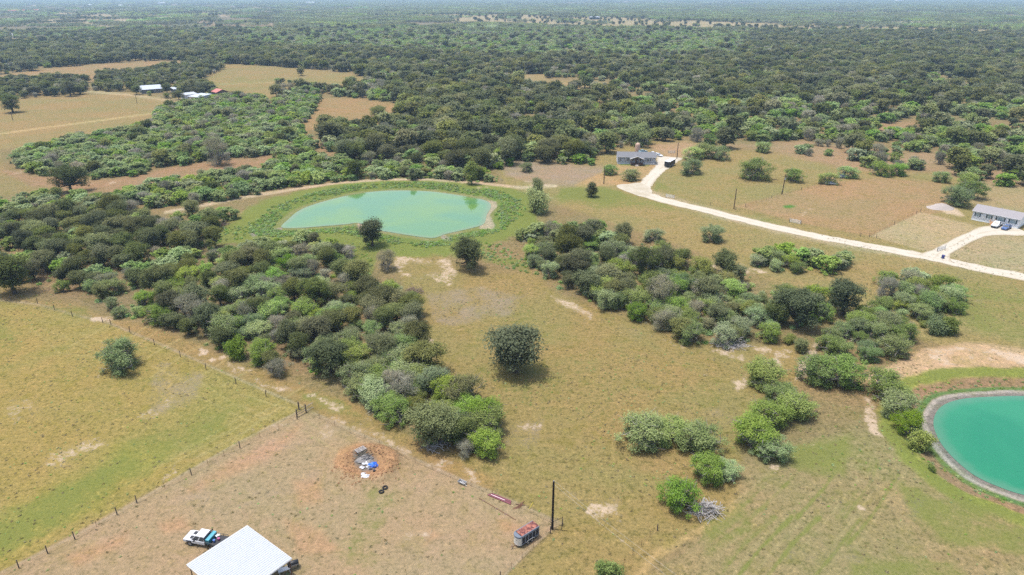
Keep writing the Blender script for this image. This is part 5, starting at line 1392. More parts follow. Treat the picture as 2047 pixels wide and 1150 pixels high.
def stock_trailer():
    n_, r_ = P(1033, 1095), P(1068, 1073)
    rz = math.atan2((n_-r_).y, (n_-r_).x); c = (n_+r_)/2
    t = thing('stock_trailer', 'black stock trailer with a rusty roof and a white rounded nose', 'trailer', c + Vector((0, .4, 0)), rz)
    t.scale = (.8, .8, .84)
    L, hw, z0, z1 = 5.0, .95, .55, 2.35; f = L/2
    # rear open box: lower wall, posts and rails
    MB().box(-f, f-.75, -hw, hw, z0-.12, z0).build('floor', BLACK, t)
    nose = MB(); k = 8
    pts = [(f-.8, -hw)]+[(f-.8+.8*math.sin(a), -hw*math.cos(a)) for a in np.linspace(.1, math.pi-.1, k)]+[(f-.8, hw)]
    nv = [(x, y, z) for z in (z0-.1, z1-.28) for x, y in pts]; m_ = len(pts)
    nose.add(nv, [[i, i+1, m_+i+1, m_+i] for i in range(m_-1)]+[list(range(m_))[::-1], list(range(m_, 2*m_))]); nose.build('nose', plain('chalky_white_paint', (.52, .49, .43), .7, .2, var=.12), t)
    MB().box(f-.30, f-.045, -.42, .42, 1.55, 1.68).build('nose_vent', BLACK, t)
    cap = MB(); pts2 = [(x*1.012+.0, y*1.03) for x, y in pts]; nv = [(x, y, z) for z in (z1-.28, z1) for x, y in pts2]
    cap.add(nv, [[i, i+1, m_+i+1, m_+i] for i in range(m_-1)]+[list(range(m_))[::-1], list(range(m_, 2*m_))]); cap.build('nose_cap', plain('slate_paint', (.10, .12, .15), .5, .3), t)
    roof = MB(); roof.add([(-f, -hw*.88, z1+.02), (f-.85, -hw*.88, z1+.02), (f-.85, hw*.88, z1+.02), (-f, hw*.88, z1+.02), (-f, 0, z1+.09), (f-.85, 0, z1+.09)], [[0,1,5,4],[4,5,2,3],[0,4,3],[1,2,5],[0,3,2,1]])
    m = bpy.data.materials.new('rusty_roof_paint'); tt = nt(m); tc = node(tt, 'ShaderNodeTexCoord'); f1 = noise_n(tt, tc.outputs['Object'], 1.6, 5); f2 = noise_n(tt, tc.outputs['Object'], 4.5, 4)
    cc = mixc(tt, ramp(tt, f1, .42, .60), (.085, .03, .03), (.26, .10, .07)); cc = mixc(tt, ramp(tt, f2, .58, .70), cc, (.42, .27, .20)); finish(tt, cc, .8); roof.build('roof', m, t)
    MB().box(-f-.02, f-.8, -hw-.03, -hw*.86, z1-.22, z1+.015).build('roof_rail', plain('slate_paint', (.10, .12, .15), .5, .3), t); MB().box(-f-.02, f-.8, hw*.86, hw+.03, z1-.22, z1+.015).build('roof_rail', plain('slate_paint', (.10, .12, .15)), t)
    navy = plain('dark_navy_steel', (.016, .02, .032), .55, .4); wrn = plain('worn_white_bar', (.34, .36, .40), .6, .3)
    for s_ in (-1, 1):
        y = s_*hw; MB().box(-f, f-.75, y-.02, y+.02, z0, z1-.22).build('side_panel', navy, t)
        for x in (-f+.1, -1.6, -.75, .1, .85, f-.8): MB().box(x-.035, x+.035, y-.045, y+.045, z0, z1-.2).build('stile', wrn, t)
        for z in (z1-.26, z0+.02): MB().box(-f, f-.78, y-.04, y+.04, z-.02, z+.03).build('side_bar', wrn, t)
        fm = MB(); 
        prof = [(-1.15, .62), (-1.0, .92), (.55, .92), (.75, .62), (.65, .62), (.5, .84), (-.95, .84), (-1.05, .62)]
        fm.prism(prof, y-.06 if s_ < 0 else y-.02, y+.02 if s_ < 0 else y+.06)
        for v_ in range(len(fm.v)): x, yy, z = fm.v[v_]; fm.v[v_] = (x, yy+s_*.17, z)
        fm.build('fender', plain('chalky_white_paint', (.52, .49, .43)), t)
        for x in (-.62, .28): wheel(t, x, s_*(hw+.12), .36, .22)
    MB().box(-f-.03, -f+.02, -hw, hw, z0, z1-.2).build('tailgate', navy, t)
    tg = MB()
    for s_ in (-1, 1): tg.tube((f-.5, s_*.6, .5), (f+.95, 0, .5), .05, n=6)
    tg.tube((f+.85, 0, .5), (f+1.15, 0, .5), .06, n=6); tg.build('drawbar', RUSTP, t); MB().tube((f+.75, 0, 0), (f+.75, 0, .9), .045, n=6).build('jack', STEEL, t)
stock_trailer()
def box_trailer():
    a, b = P(1331, 334.5), P(1344, 327.5); rz = math.atan2((a-b).y, (a-b).x); c = (P(1331,336)+P(1346,328.5))/2
    t = thing('cargo_trailer', 'black enclosed cargo trailer with a white roof beside the gravel drive', 'trailer', c, rz)
    L, hw = 7.5, 1.25; MB().box(-L/2, L/2, -hw, hw, .5, 2.75).build('body', BLACK, t); MB().box(-L/2-.03, L/2+.03, -hw-.03, hw+.03, 2.75, 2.85).build('roof', TRIM, t)
    MB().box(-L/2-.04, -L/2, -1.05, 1.05, .6, 2.55).build('ramp_door', plain('charcoal_paint', (.03, .03, .034)), t)
    for s_ in (-1, 1):
        for x in (-.5, .45): wheel(t, x, s_*(hw+.06), .36, .22)
        MB().box(-1.1, 1.05, s_*(hw+.1)-.1, s_*(hw+.1)+.1, .8, .87).build('fender', STEEL, t)
        MB().box(-L/2, L/2, s_*(hw+.012)-.012, s_*(hw+.012)+.012, .5, .62).build('side_skirt', STEEL, t)
    m = MB(); m.tube((L/2, .7, .5), (L/2+1.2, 0, .5), .05).tube((L/2, -.7, .5), (L/2+1.2, 0, .5), .05); m.build('drawbar', BLACK, t)
box_trailer()

# ------------------------------------------------------------------ HOUSES
def window(t, x, z, w, h, y=0.0, shutters=False, glass=GLASS, sash=True):
    fr = MB()
    for x0, x1, z0, z1 in ((x-w/2-.07, x+w/2+.07, z-.07, z), (x-w/2-.07, x+w/2+.07, z+h, z+h+.07), (x-w/2-.07, x-w/2, z, z+h), (x+w/2, x+w/2+.07, z, z+h)): fr.box(x0, x1, y-.05, y-.003, z0, z1)
    if sash: fr.box(x-w/2, x+w/2, y-.045, y-.02, z+h/2-.03, z+h/2+.03)
    o = fr.build('window', TRIM, t); MB().box(x-w/2, x+w/2, y-.025, y-.004, z, z+h).build('pane', glass, o)
    if shutters:
        for s_ in (-1, 1): MB().box(x+s_*(w/2+.30)-.19, x+s_*(w/2+.30)+.19, y-.045, y-.004, z-.05, z+h+.05).build('shutter', SHUT, t)
def gable(t, L, D, ze, zr, ov, mat, th=.12):
    m = MB()
    for s_ in (0, 1):
        y0, y1 = (-ov, D/2) if s_ == 0 else (D+ov, D/2)
        dz = (zr-ze)/(D/2)*ov
        m.add([(-ov, y0, ze-dz), (L+ov, y0, ze-dz), (L+ov, y1, zr), (-ov, y1, zr), (-ov, y0, ze-dz+th), (L+ov, y0, ze-dz+th), (L+ov, y1, zr+th), (-ov, y1, zr+th)], [[0,3,2,1],[4,5,6,7],[0,1,5,4],[1,2,6,5],[2,3,7,6],[3,0,4,7]])
    return m.build('roof', mat, t)
def gable_walls(t, L, D, ze, zr, mat, z0=0.0, name='wall'):
    MB().add([(0,0,z0),(L,0,z0),(L,0,ze),(0,0,ze)], [[0,1,2,3]]).box(0, L, -.0, .12, z0, ze).build(name, mat, t)
    MB().box(0, L, D-.12, D, z0, ze).build(name, mat, t)
    for x in (0, L-.12): MB().prism([(.12, z0), (D-.12, z0), (D-.12, ze), (D/2, zr-.02), (.12, ze)], x, x+.12, 'x').build(name, mat, t)
def white_house():
    a, b = G(1941, 439), G(2034, 458); rz, L = frame_from(a, b); D = 8.4
    t = thing('white_house', 'long white manufactured house with dark shutters and a grey roof', 'house', a, rz)
    ze, zr = 3.3, 4.75
    gable_walls(t, L, D, ze, zr, WHITE, .75); MB().box(.05, L-.05, .05, D-.05, 0, .75).build('skirting', plain('grey_skirting', (.72, .74, .76)), t)
    gable(t, L, D, ze, zr, .35, ROOFG)
    MB().box(-.36, L+.36, -.40, -.355, ze-.10, ze+.06).build('fascia', TRIM, t)
    for fx, w, dbl in ((.115, .95, 0), (.365, .95, 0), (.585, .9, 1), (.625, .9, 1), (.865, 1.5, 0)):
        if dbl: continue
        window(t, L*fx, 1.55, w, 1.25, 0, True, GLASSL)
    window(t, L*.605, 1.55, 1.9, 1.25, 0, True, GLASSL)
    MB().box(L*.47-.45, L*.47+.45, -.04, -.003, .8, 2.85).build('door', TRIM, t)
    st = MB()
    for i in range(5): st.box(L*.47-.6, L*.47+.6, -.28*(6-i)-.0, -.28*(5-i), .15*i, .15*i+.16)
    st.box(L*.47-.9, L*.47+.9, -.26, -.06, .62, .76)
    o = st.build('steps', PINE, t)
    for s_ in (-1, 1):
        h = MB(); h.tube((L*.47+s_*.7, -1.7, 0), (L*.47+s_*.7, -1.7, 1.0), .045, n=5).tube((L*.47+s_*.7, -.25, .7), (L*.47+s_*.7, -.25, 1.75), .045, n=5).tube((L*.47+s_*.7, -1.7, 1.0), (L*.47+s_*.7, -.25, 1.75), .05, n=5); h.build('handrail', PINE, o)
    for i in range(3): x = L*(.25+.25*i); MB().tube((x, D*.62, zr-.6), (x, D*.62, zr+.25), .06, n=6).build('vent_pipe', STEEL, t)
white_house()
def grey_house():
    a, b = G(1234, 328), G(1310, 329.5); rz, L = frame_from(a, b); D = 8.6
    t = thing('grey_house', 'grey manufactured house with a dark gabled porch', 'house', a, rz)
    ze, zr = 3.4, 4.9
    gable_walls(t, L, D, ze, zr, GREYS, .7); MB().box(.05, L-.05, .05, D-.05, 0, .7).build('skirting', plain('pale_skirting', (.5, .51, .53)), t); gable(t, L, D, ze, zr, .35, ROOFD)
    for fx, w in ((.075, .9), (.27, .8), (.80, .85), (.865, .85)): window(t, L*fx, 1.6, w, 1.1, 0, False, GLASS)
    MB().box(-.36, L+.36, -.40, -.355, ze-.10, ze+.06).build('fascia', TRIM, t)
    x0, x1, py = L*.335, L*.665, -3.0
    MB().box(x0, x1, py, -.02, .55, .68).build('porch_deck', BRWOOD, t)
    pr = MB(); xm = (x0+x1)/2; zp = 4.35
    for s_ in (-1, 1):
        xe = xm+s_*((x1-x0)/2+.35)
        pr.add([(xe, py-.3, 3.1), (xm, py-.3, zp), (xm, 3.0, zp), (xe, 1.2, 3.1), (xe, py-.3, 3.22), (xm, py-.3, zp+.12), (xm, 3.0, zp+.12), (xe, 1.2, 3.22)], [[0,1,2,3],[4,7,6,5],[0,4,5,1],[1,5,6,2],[2,6,7,3],[3,7,4,0]])
    pr.build('porch_roof', ROOFD, t)
    tr = MB()
    for s_ in (-1, 1):
        xe = xm+s_*((x1-x0)/2+.36); tr.tube((xe, py-.34, 3.14), (xm, py-.34, zp+.04), .09, n=4)
    tr.build('gable_trim', TRIM, t)
    for x in (x0+.15, x0+(x1-x0)*.36, x0+(x1-x0)*.64, x1-.15): MB().box(x-.1, x+.1, py+.02, py+.22, .6, 3.15).build('porch_post', BRWOOD, t)
    for xa, xb in ((x0+.2, x0+(x1-x0)*.36), (x0+(x1-x0)*.64, x1-.2)):
        r = MB(); r.box(xa, xb, py+.08, py+.14, 1.5, 1.58).box(xa, xb, py+.08, py+.14, .8, .86)
        for k in range(int((xb-xa)/.3)): r.box(xa+.3*k, xa+.3*k+.05, py+.09, py+.13, .8, 1.52)
        r.build('porch_rail', BRWOOD, t)
    st = MB()
    for i in range(4): st.box(xm-.7, xm+.7, py-.3*(4-i), py-.3*(3-i), 0, .14*(i+1))
    st.build('steps', plain('pale_steps', (.48, .42, .36)), t)
    MB().box(xm-.45, xm+.45, -.05, -.003, .72, 2.75).build('door', BRWOOD, t); window(t, x0+1.1, 1.4, .9, 1.3, 0, False, GLASS); window(t, x1-1.1, 1.4, .9, 1.3, 0, False, GLASS)
    MB().tube((L*.62, D*.35, 4.2), (L*.62, D*.35, 5.0), .12, n=8).build('vent_pipe', STEEL, t)
grey_house()
def water_tank():
    p = G(1274, 304); t = thing('water_tank', 'tall tan tank with a domed top behind the grey house', 'tank', p)
    m = plain('tan_plastic', (.36, .25, .19), .6, .3, var=.08); n = 20
    b = MB(); pr = [(1.25, 0), (1.25, 3.6), (1.1, 4.1), (.7, 4.5), (.2, 4.65)]
    for k in range(n):
        a = 2*math.pi*k/n
        for r, z in pr: b.v.append((r*math.cos(a), r*math.sin(a), z))
    for k in range(n):
        for i in range(4): b.f.append([k*5+i, ((k+1) % n)*5+i, ((k+1) % n)*5+i+1, k*5+i+1])
    b.f.append([k*5+4 for k in range(n)]); b.build('shell', m, t, True); MB().tube((0, 0, 4.62), (0, 0, 4.8), .28, .28, 10).build('lid', m, t)
water_tank()
def wheelie_bin():
    p = G(1884.5, 517); t = thing('wheelie_bin', 'dark blue wheeled bin at the mouth of the driveway', 'bin', p, .3)
    m = plain('navy_plastic', (.028, .035, .16), .5, .4); b = MB(); loft(b, [(-.30, [(-.26, .08), (.26, .08), (.33, 1.02), (-.33, 1.02)]), (.30, [(-.26, .08), (.26, .08), (.33, 1.02), (-.33, 1.02)])]); b.build('bin_body', m, t)
    MB().prism([(-.36, 1.02), (.36, 1.02), (.30, 1.12), (-.36, 1.10)], -.36, .36).build('lid', m, t)
    for y in (-.3, .3): MB().tube((-.3, y-.03, .12), (-.3, y+.03, .12), .12, .12, 10).build('wheel', TYRE, t)
wheelie_bin()
def farm_gate(u0, v0, u1, v1, label, h=1.3):
    a, b = G(u0, v0), G(u1, v1); rz, L = frame_from(a, b)
    t = thing('farm_gate', label, 'gate', a, rz); m = TRIM
    for x in (0, L): MB().tube((x, 0, -.3), (x, 0, h+.25), .08, n=7).build('post', STEEL, t)
    f = MB(); f.tube((.12, 0, .2), (.12, 0, h), .04, n=6).tube((L-.12, 0, .2), (L-.12, 0, h), .04, n=6).tube((L/2, 0, .2), (L/2, 0, h), .03, n=6); f.build('frame', m, t)
    for k in range(6): MB().tube((.12, 0, .2+(h-.2)*k/5), (L-.12, 0, .2+(h-.2)*k/5), .035, n=6).build('bar', m, t)
    mesh = MB()
    for k in range(int(L/.18)): mesh.box(.15+.18*k, .17+.18*k, -.008, .008, .2, h)
    mesh.build('wire_panel', STEEL, t)
farm_gate(1331, 394.5, 1347.5, 397.5, 'pale pipe gate on the far verge near the turnaround')
farm_gate(1578, 444, 1600, 448.5, 'pale pipe gate into the tan field beside the road')
farm_gate(1873, 503, 1889, 498, 'pale pipe gate at the driveway of the white house')
farm_gate(1336, 307, 1349, 307, 'white gate behind the black trailer at the top of the drive')

def clods():
    rs = np.random.default_rng(15); v = []; f = []
    for th in range(5):
        for ph in range(7): a = 2*math.pi*ph/7; q = math.pi*th/8; r = rs.uniform(.7, 1.1); v.append((r*math.sin(q)*math.cos(a), r*math.sin(q)*math.sin(a), .7*r*math.cos(q)-.1))
    for th in range(4):
        for ph in range(7): f.append([th*7+ph, (th+1)*7+ph, (th+1)*7+(ph+1) % 7, th*7+(ph+1) % 7])
    me = np_mesh('clod', np.array(v), np.array(f), plain('red_soil', S(188, 146, 110), 1, .05, var=.25, scale=.7), False)
    n = 420; a = rs.uniform(0, 6.28, n); r = 3.9+rs.normal(0, 1.1, n); x = PIT_C.x+r*np.cos(a)*1.0; y = PIT_C.y+r*np.sin(a)
    scatter('soil_clods', np.c_[x, y, height(x, y)], rs.uniform(.05, .26, n)*rs.uniform(.4, 1, n), rs.uniform(0, 6, n), np.zeros(n), [me], 'loose red soil clods on the burn pit mound')
clods()
# ------------------------------------------------------------------ PILES AND SCRAP
def sticks(name, label, u, v, R, H, n, mat, cat='brush pile'):
    p = G(u, v); t = thing(name, label, cat, p); rs = np.random.default_rng(int(u)); 
    for q in range(3):
        b = MB()
        for i in range(n//3):
            a = rs.uniform(0, 6.28); r = R*rs.random()**.6; c = Vector((r*math.cos(a), r*math.sin(a)*.7, H*(1-r/R)*rs.uniform(.2, 1)+.1)); d = Vector(rs.normal(size=3)); d.z *= .35; d.normalize(); l = rs.uniform(.5, 1.4)*R*.5
            e0 = c-d*l; e1 = c+d*l; e0.z = max(.03, e0.z); e1.z = max(.03, e1.z)
            b.tube(e0, e1, rs.uniform(.03, .07), .015, 4)
        o = b.build('branches', mat, t); o['kind'] = 'stuff'
GREYW = plain('dead_grey_wood', (.30, .285, .275), .9, .1, var=.2)
sticks('brush_pile', 'grey dead brush heap at the near edge of the right thicket', 1458, 689, 3.6, 1.9, 150, GREYW)
sticks('brush_pile', 'grey dead brush heap right of the bright green mesquite', 1410, 1022, 2.4, 2.0, 140, GREYW)
sticks('brush_pile', 'dead brush beside the green marsh left of the pond', 437, 452, 3.4, 1.8, 100, plain('brown_dead_wood', (.16, .12, .10), .9, .1))
sticks('brush_pile', 'fallen branches on the near side of the burn pit thicket', 870, 892, 2.4, .7, 50, GREYW)
sticks('brush_pile', 'dead branches on the right edge of the left thicket', 828, 585, 2.6, 2.2, 70, plain('brown_dead_wood', (.16, .12, .10)))
def rubble_pile():
    p = G(1880, 416); t = thing('gravel_pile', 'grey gravel heap left of the clump behind the white house', 'gravel pile', p); rs = np.random.default_rng(5)
    m = MB(); n = 18; rings = [(4.2, 0), (3.4, .45), (2.2, 1.1), (1.0, 1.6)]
    for r, z in rings:
        for k in range(n): a = 2*math.pi*k/n; q = r*rs.uniform(.88, 1.1); m.v.append((q*math.cos(a)*1.2, q*math.sin(a)*.8, z*rs.uniform(.85, 1.1)))
    for i in range(3):
        for k in range(n): m.f.append([i*n+k, i*n+(k+1) % n, (i+1)*n+(k+1) % n, (i+1)*n+k])
    m.v.append((0, 0, 1.75))
    for k in range(n): m.f.append([3*n+k, 3*n+(k+1) % n, 4*n])
    m.build('heap', plain('grey_gravel', (.27, .24, .22), 1, .1, var=.35, scale=3), t, True)
rubble_pile()
def tyre(u, v, label, tilt):
    p = G(u, v); t = thing('discarded_tyre', label, 'tyre', p); n = 22; k = 10; m = MB()
    for i in range(n):
        a = 2*math.pi*i/n
        for j in range(k):
            b = 2*math.pi*j/k; r = .40+.155*math.cos(b); m.v.append((r*math.cos(a), r*math.sin(a), .15+.135*math.sin(b)))
    for i in range(n):
        for j in range(k): m.f.append([i*k+j, ((i+1) % n)*k+j, ((i+1) % n)*k+(j+1) % k, i*k+(j+1) % k])
    m.build('tread', TYRE, t, True); t.rotation_euler = (tilt, 0, 0); t.scale = (.85, .85, .85)
tyre(770, 976, 'scrap tyre lying farther from the shed, upper right of the two', .08); tyre(762.5, 984, 'scrap tyre lying nearer to the shed, lower left of the two', -.06)
# burn pit contents
rs = np.random.default_rng(77)
def crumple(n, R, H, seed, asp=1.0):
    r2 = np.random.default_rng(seed); m = MB(); k = 6
    for i in range(k+1):
        for j in range(k+1):
            x = (i/k-.5)*2*R*(1+r2.normal(0, .06)); y = (j/k-.5)*2*R*asp*(1+r2.normal(0, .06)); edge = max(abs(i/k-.5), abs(j/k-.5))*2
            m.v.append((x+r2.normal(0, R*.05), y+r2.normal(0, R*.05), max(.03, H*(1-edge**2)*r2.uniform(.5, 1.1)+.04)))
    for i in range(k):
        for j in range(k): m.f.append([i*(k+1)+j, (i+1)*(k+1)+j, (i+1)*(k+1)+j+1, i*(k+1)+j+1])
    return m
def solid(o, th=.02):
    md = o.modifiers.new('thick', 'SOLIDIFY'); md.thickness = th; return o
ash = thing('ash_heap', 'grey ash and charred rubble in the middle of the burn pit', 'ash heap', G(729, 919))
solid(crumple(6, 1.7, .45, 3, .75).build('ash', plain('grey_ash', (.17, .165, .16), 1, .05, var=.5, scale=3), ash))
for i in range(14):
    a = rs.uniform(0, 6.28); r = rs.uniform(.2, 1.5); c = Vector((r*math.cos(a), r*math.sin(a)*.7, .4)); d = Vector((math.cos(.6+rs.normal(0, .5)), math.sin(.6+rs.normal(0, .5)), rs.normal(0, .1)))*rs.uniform(.3, .9)
    b = MB().tube(c-d, c+d, .05, .05, 4).build('charred_board', plain('charred_wood', (.07, .068, .07), .9, .1, var=.4), ash)
pl = thing('wire_pallet', 'grey slatted pallet lying at the back of the burn pit', 'pallet', G(722, 911)+Vector((0, 0, .15)), .75)
for i in range(5): MB().box(-.9, .9, -.55+.25*i, -.45+.25*i, .1, .14).build('slat', GREYW, pl)
for x in (-.8, 0, .8): MB().box(x-.05, x+.05, -.55, .55, 0, .1).build('bearer', GREYW, pl)
bt = thing('blue_tarp', 'bright blue tarp crumpled in the burn pit', 'tarp', G(746, 931)+Vector((0, 0, .1)), .5)
solid(crumple(6, .75, .5, 9, .75).build('sheet', plain('blue_tarp_plastic', (.015, .11, .52), .45, .4, var=.35, scale=4), bt)); solid(crumple(6, .38, .4, 12).build('fold', plain('dark_blue_tarp', (.02, .05, .2), .5, .4), bt)).location = (.2, -.55, .05)
WPL = plain('white_scrap_plastic', (.42, .43, .45), .5, .4, var=.15, scale=4)
for i, (u, v, R, lb) in enumerate(((733, 927, .45, 'white scrap sheet at the centre of the burn pit'), (724, 936, .40, 'white scrap sheet at the lower left of the burn pit heap'), (736, 935, .33, 'pale scrap sheet left of the blue tarp'), (727, 929, .30, 'small white scrap left of the burn pit centre'))):
    w = thing('scrap_sheet', lb, 'scrap sheet', G(u, v)+Vector((0, 0, .12)), rs.uniform(0, 3)); solid(crumple(6, R, .25, 20+i, .8).build('sheet', WPL, w))
w = thing('white_plastic_heap', 'white plastic heap on the grass just below the burn pit', 'plastic heap', G(731, 958)); solid(crumple(6, .62, .3, 31, .7).build('sheet', WPL, w)); solid(crumple(6, .35, .25, 32).build('flap', WPL, w)).location = (-.5, .55, 0)
bb = thing('black_bag', 'small black bag between the tarp and the grass', 'bag', G(748.5, 944.5)); 
sm = MB(); loft(sm, [(-.25, ring(.06, 0, .12)), (-.12, ring(.2, 0, .32)), (.12, ring(.2, 0, .3)), (.25, ring(.06, 0, .1))]); sm.build('bag_body', BLACK, bb)
rb = thing('timber_bin', 'broken white boxes at the foot of the blue tarp', 'box', G(740, 938)+Vector((0, 0, .1)), .4)
MB().box(-.35, .35, -.25, .25, 0, .05).build('bottom_board', WPL, rb)
for y in (-.25, .25): MB().box(-.35, .35, y-.02, y+.02, .05, .35).build('side_board', GREYW, rb)
# trough, pipes, rail
a, b = G(917, 964), G(931, 970); rz, L = frame_from(a, b)
t = thing('feed_trough', 'pale metal trough lying beside the fence below the burn pit', 'trough', (a+b)/2, rz)
MB().prism([(-.38, .45), (-.24, .05), (.24, .05), (.38, .45), (.33, .45), (.2, .1), (-.2, .1), (-.33, .45)], -L/2, L/2, 'x').build('basin', STEEL, t)
for x in (-L/2, L/2-.03): MB().prism([(-.38, .45), (-.24, .05), (.24, .05), (.38, .45)], x, x+.03, 'x').build('end_plate', STEEL, t)
MB().tube((-L*.3, .3, .5), (L*.75, -.25, .1), .05, n=6).build('rail', GREYW, t)
a, b = G(977, 988), G(1023, 1007); rz, L = frame_from(a, b)
t = thing('pipe_bundle', 'maroon steel pipes stacked along the fence', 'pipe bundle', a, rz)
MAR = plain('maroon_primer', (.14, .035, .05), .5, .4, var=.2); PNK = plain('pale_pink_metal', (.55, .40, .42), .35, .5, var=.1)
for i, y in enumerate((-.28, -.07, .14, .33)): MB().tube((.15*i, y, .1), (L-.1*i, y, .1), .095, n=10).build('pipe', MAR, t)
MB().box(L*.12, L*.72, -.16, -.04, .2, .24).build('strip', PNK, t)
a, b = G(957, 996), G(1031, 1040); t = thing('long_pipe', 'thin brown pipe lying on the paddock beside the fence', 'pipe', a); e = b-a
MB().tube((0, 0, .06), e*.5+Vector((0, 0, .07)), .05, n=6).build('pipe', RUSTP, t); MB().tube(e*.5+Vector((0, 0, .07)), e+Vector((0, 0, .06)), .05, n=6).build('pipe', RUSTP, t)
for f_ in (.13, .5, .74): MB().box(e.x*f_-.2, e.x*f_+.2, e.y*f_-.12, e.y*f_+.12, 0, .05).build('block', plain('brown_dead_wood', (.16, .12, .10)), t)
t = thing('rust_heap', 'small heap of rusty scrap boards at the end of the maroon pipes', 'scrap heap', G(1036, 1013), .5)
for i in range(6): MB().box(-1.1+.2*i, .2+.25*i, -.3+.1*i, -.18+.1*i, .03*i, .03*i+.04, rs.normal(0, .3)).build('board', RUSTP, t)
t = thing('yellow_pipe', 'short yellow rod leaning on the fence near the rusty scrap', 'rod', G(1058, 1017)); MB().tube((0, 0, 0), (.6, .3, 1.0), .04, n=6).build('rod', plain('yellow_paint', (.55, .45, .05), .5, .4), t)

# ------------------------------------------------------------------ FARM AND FAR BUILDINGS
def barn(name, label, cat, u0, v0, u1, v1, D, ze, zr, wall, roof, open_front=False, mono=False):
    a, b = P(u0, v0), P(u1, v1); rz, L = frame_from(a, b); t = thing(name, label, cat, a, rz)
    if mono:
        zf, zb = ze, zr
        MB().add([(-.3, -.4, zf), (L+.3, -.4, zf), (L+.3, D+.3, zb), (-.3, D+.3, zb), (-.3, -.4, zf+.12), (L+.3, -.4, zf+.12), (L+.3, D+.3, zb+.12), (-.3, D+.3, zb+.12)], [[0,3,2,1],[4,5,6,7],[0,1,5,4],[1,2,6,5],[2,3,7,6],[3,0,4,7]]).build('roof', roof, t)
        MB().box(0, L, D-.1, D, 0, zb-.02).build('wall', wall, t)
        for x in (0, L-.1): MB().prism([(0, 0), (D, 0), (D, zb-.02), (0, zf-.02)], x, x+.1, 'x').build('wall', wall, t)
        if not open_front: MB().box(.1, L-.1, 0, .1, 0, zf-.02).build('wall', wall, t)
        else:
            for i in range(1, 4): MB().box(L*i/4-.1, L*i/4+.1, 0, .2, 0, zf-.02).build('post', WOODP, t)
    else:
        gable_walls(t, L, D, ze, zr, wall); gable(t, L, D, ze, zr, .5, roof)
        MB().box(L*.4, L*.55, -.05, -.004, 0, min(ze-.3, 3.2)).build('door', SHUT, t)
        for fx in (.15, .75): window(t, L*fx, 1.1, 1.4, 1.1, 0, False, GLASS)
    return t
barn('farm_house', 'long farm house with a pale blue metal roof among trees', 'house', 284, 188, 325, 185, 13, 3.2, 5.6, plain('farm_wall', (.30, .30, .30)), TINB)
barn('farm_shed', 'small pale roofed shed between the farm trees', 'shed', 348, 186, 370, 184, 7, 2.8, 3.6, TING, TINB, False, True)
barn('machine_shed', 'open fronted machine shed with a pale metal roof', 'shed', 377, 203, 398, 205, 12, 3.6, 4.6, TING, TINB, True, True)
barn('store_shed', 'white walled store shed behind the machine shed', 'shed', 370, 199, 396, 196, 6, 3.0, 4.0, plain('store_wall', (.5, .5, .52)), TIN, False, True)
barn('red_barn', 'small barn with a red metal roof at the farm', 'barn', 424, 190, 434, 192.5, 9, 2.8, 4.6, plain('barn_wall', (.10, .07, .06)), TINR)
barn('lean_to', 'tiny white roofed lean-to behind the red roofed barn', 'shed', 411, 177, 419, 176.5, 4, 2.4, 2.8, TING, TIN, False, True)
def pens():
    t = thing('cattle_pen', 'weathered brown cattle pen right of the red roofed barn', 'pen', P(436, 192))
    pts = [P(436, 193), P(452, 190.5), P(468, 189), P(466, 187), P(450, 187.5), P(436, 189)]; o0 = P(436, 192)
    for a, b in zip(pts, pts[1:]+pts[:1]):
        n = max(2, int((b-a).length/2.5))
        for i in range(n): p = a.lerp(b, i/n)-o0; MB().box(p.x-.12, p.x+.12, p.y-.12, p.y+.12, 0, 1.8).build('post', WOODP, t)
        r = MB()
        for z in (.4, .8, 1.2, 1.6): r.tube(a-o0+Vector((0, 0, z)), b-o0+Vector((0, 0, z)), .08, n=4, cap=False)
        r.build('rail', WOODP, t)
pens()
t = thing('garden_fence', 'low dark rail fence in front of the farm trees', 'fence', P(325, 196)); o0 = P(325, 196)
for a, b in ((P(324, 197), P(341, 198.5)), (P(341, 198.5), P(347, 194.5))):
    for i in range(5): p = a.lerp(b, i/4)-o0; MB().box(p.x-.1, p.x+.1, p.y-.1, p.y+.1, 0, 1.3).build('post', WOODP, t)
    for z in (.5, 1.0): MB().tube(a-o0+Vector((0, 0, z)), b-o0+Vector((0, 0, z)), .06, n=4).build('rail', WOODP, t)
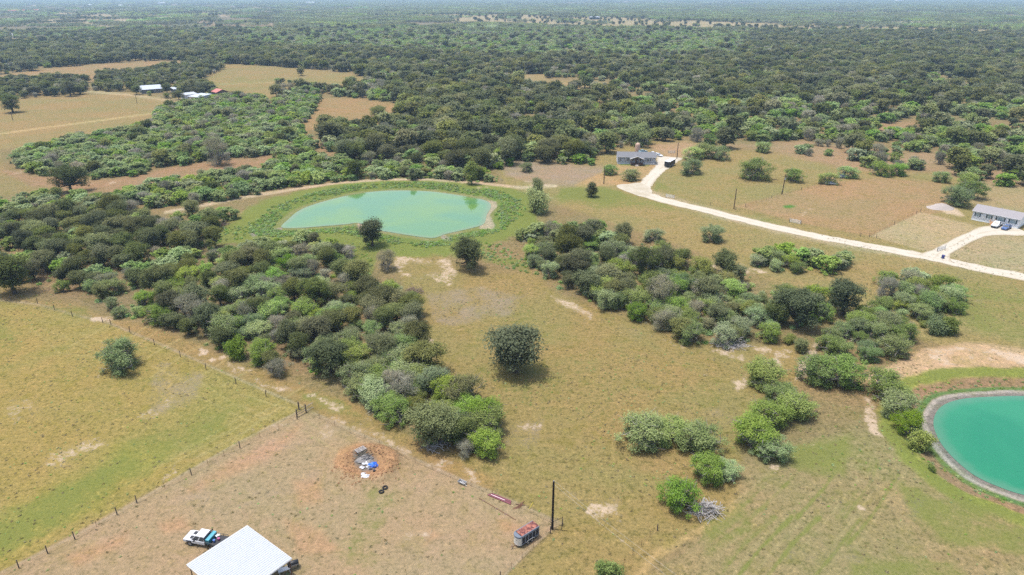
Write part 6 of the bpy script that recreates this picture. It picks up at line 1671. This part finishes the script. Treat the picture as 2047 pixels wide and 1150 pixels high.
barn('poultry_house', 'very long low red roofed building on the far left pasture', 'barn', 18, 24.5, 80, 23, 14, 4.5, 8, plain('poultry_wall', (.45, .40, .38)), TINR)
barn('pasture_barn', 'dark walled barn with a white roof on the far tan strip', 'barn', 1179, 39, 1199, 39, 16, 6, 7.5, plain('dark_barn_wall', (.03, .03, .035)), TIN, False, True)
barn('far_house', 'white house far off left of the top centre', 'house', 237, 13, 244, 13, 14, 6, 9, WHITE, TIN)
barn('far_house', 'white house on the far top left skyline', 'house', 320, 8.5, 332, 8, 20, 7, 11, WHITE, TIN)
barn('far_warehouse', 'long white roofed building far off near the top left', 'warehouse', 611, 7.5, 628, 7.5, 26, 8, 12, WHITE, TIN)
barn('far_warehouse', 'white roofed building far off near the top right', 'warehouse', 1794, 3.6, 1806, 3.6, 40, 12, 18, WHITE, TIN)
barn('far_house', 'pale roofed house far off in trees at top left corner', 'house', 176, 11.5, 182, 11.5, 12, 5, 8, WHITE, TINB)
for u, v, lb, hh, r_ in ((1, 83, 'pale round tank at the left end of the sandy well pad', 5, 2.2), (27, 78, 'slim pale tower on the sandy well pad', 9, .5), (14, 85, 'rusty heater vessel on the sandy well pad', 5.5, .8)):
    t = thing('well_tank', lb, 'tank', P(u, v)); MB().tube((0, 0, 0), (0, 0, hh), r_, r_, 12).build('shell', RUSTP if 'rusty' in lb else TRIM, t, True); MB().tube((0, 0, hh), (0, 0, hh+.4), r_*.9, r_*.2, 12).build('cap', STEEL, t)

# ------------------------------------------------------------------ HAZE
def haze(density):
    m = bpy.data.materials.new('haze_air'); t = nt(m)
    pv = node(t, 'ShaderNodeVolumePrincipled'); pv.inputs['Density'].default_value = density
    pv.inputs['Color'].default_value = (0.54, 0.76, 1.0, 1); pv.inputs['Anisotropy'].default_value = 0.2
    o = node(t, 'ShaderNodeOutputMaterial'); t.links.new(pv.outputs[0], o.inputs['Volume'])
    m.cycles.homogeneous_volume = True
    o = MB().box(-30000, 30000, -300, 30000, -3, 78).build('haze', m); tag(o, 'thin pale blue air over the whole land', kind='stuff')
haze(1.2e-4)
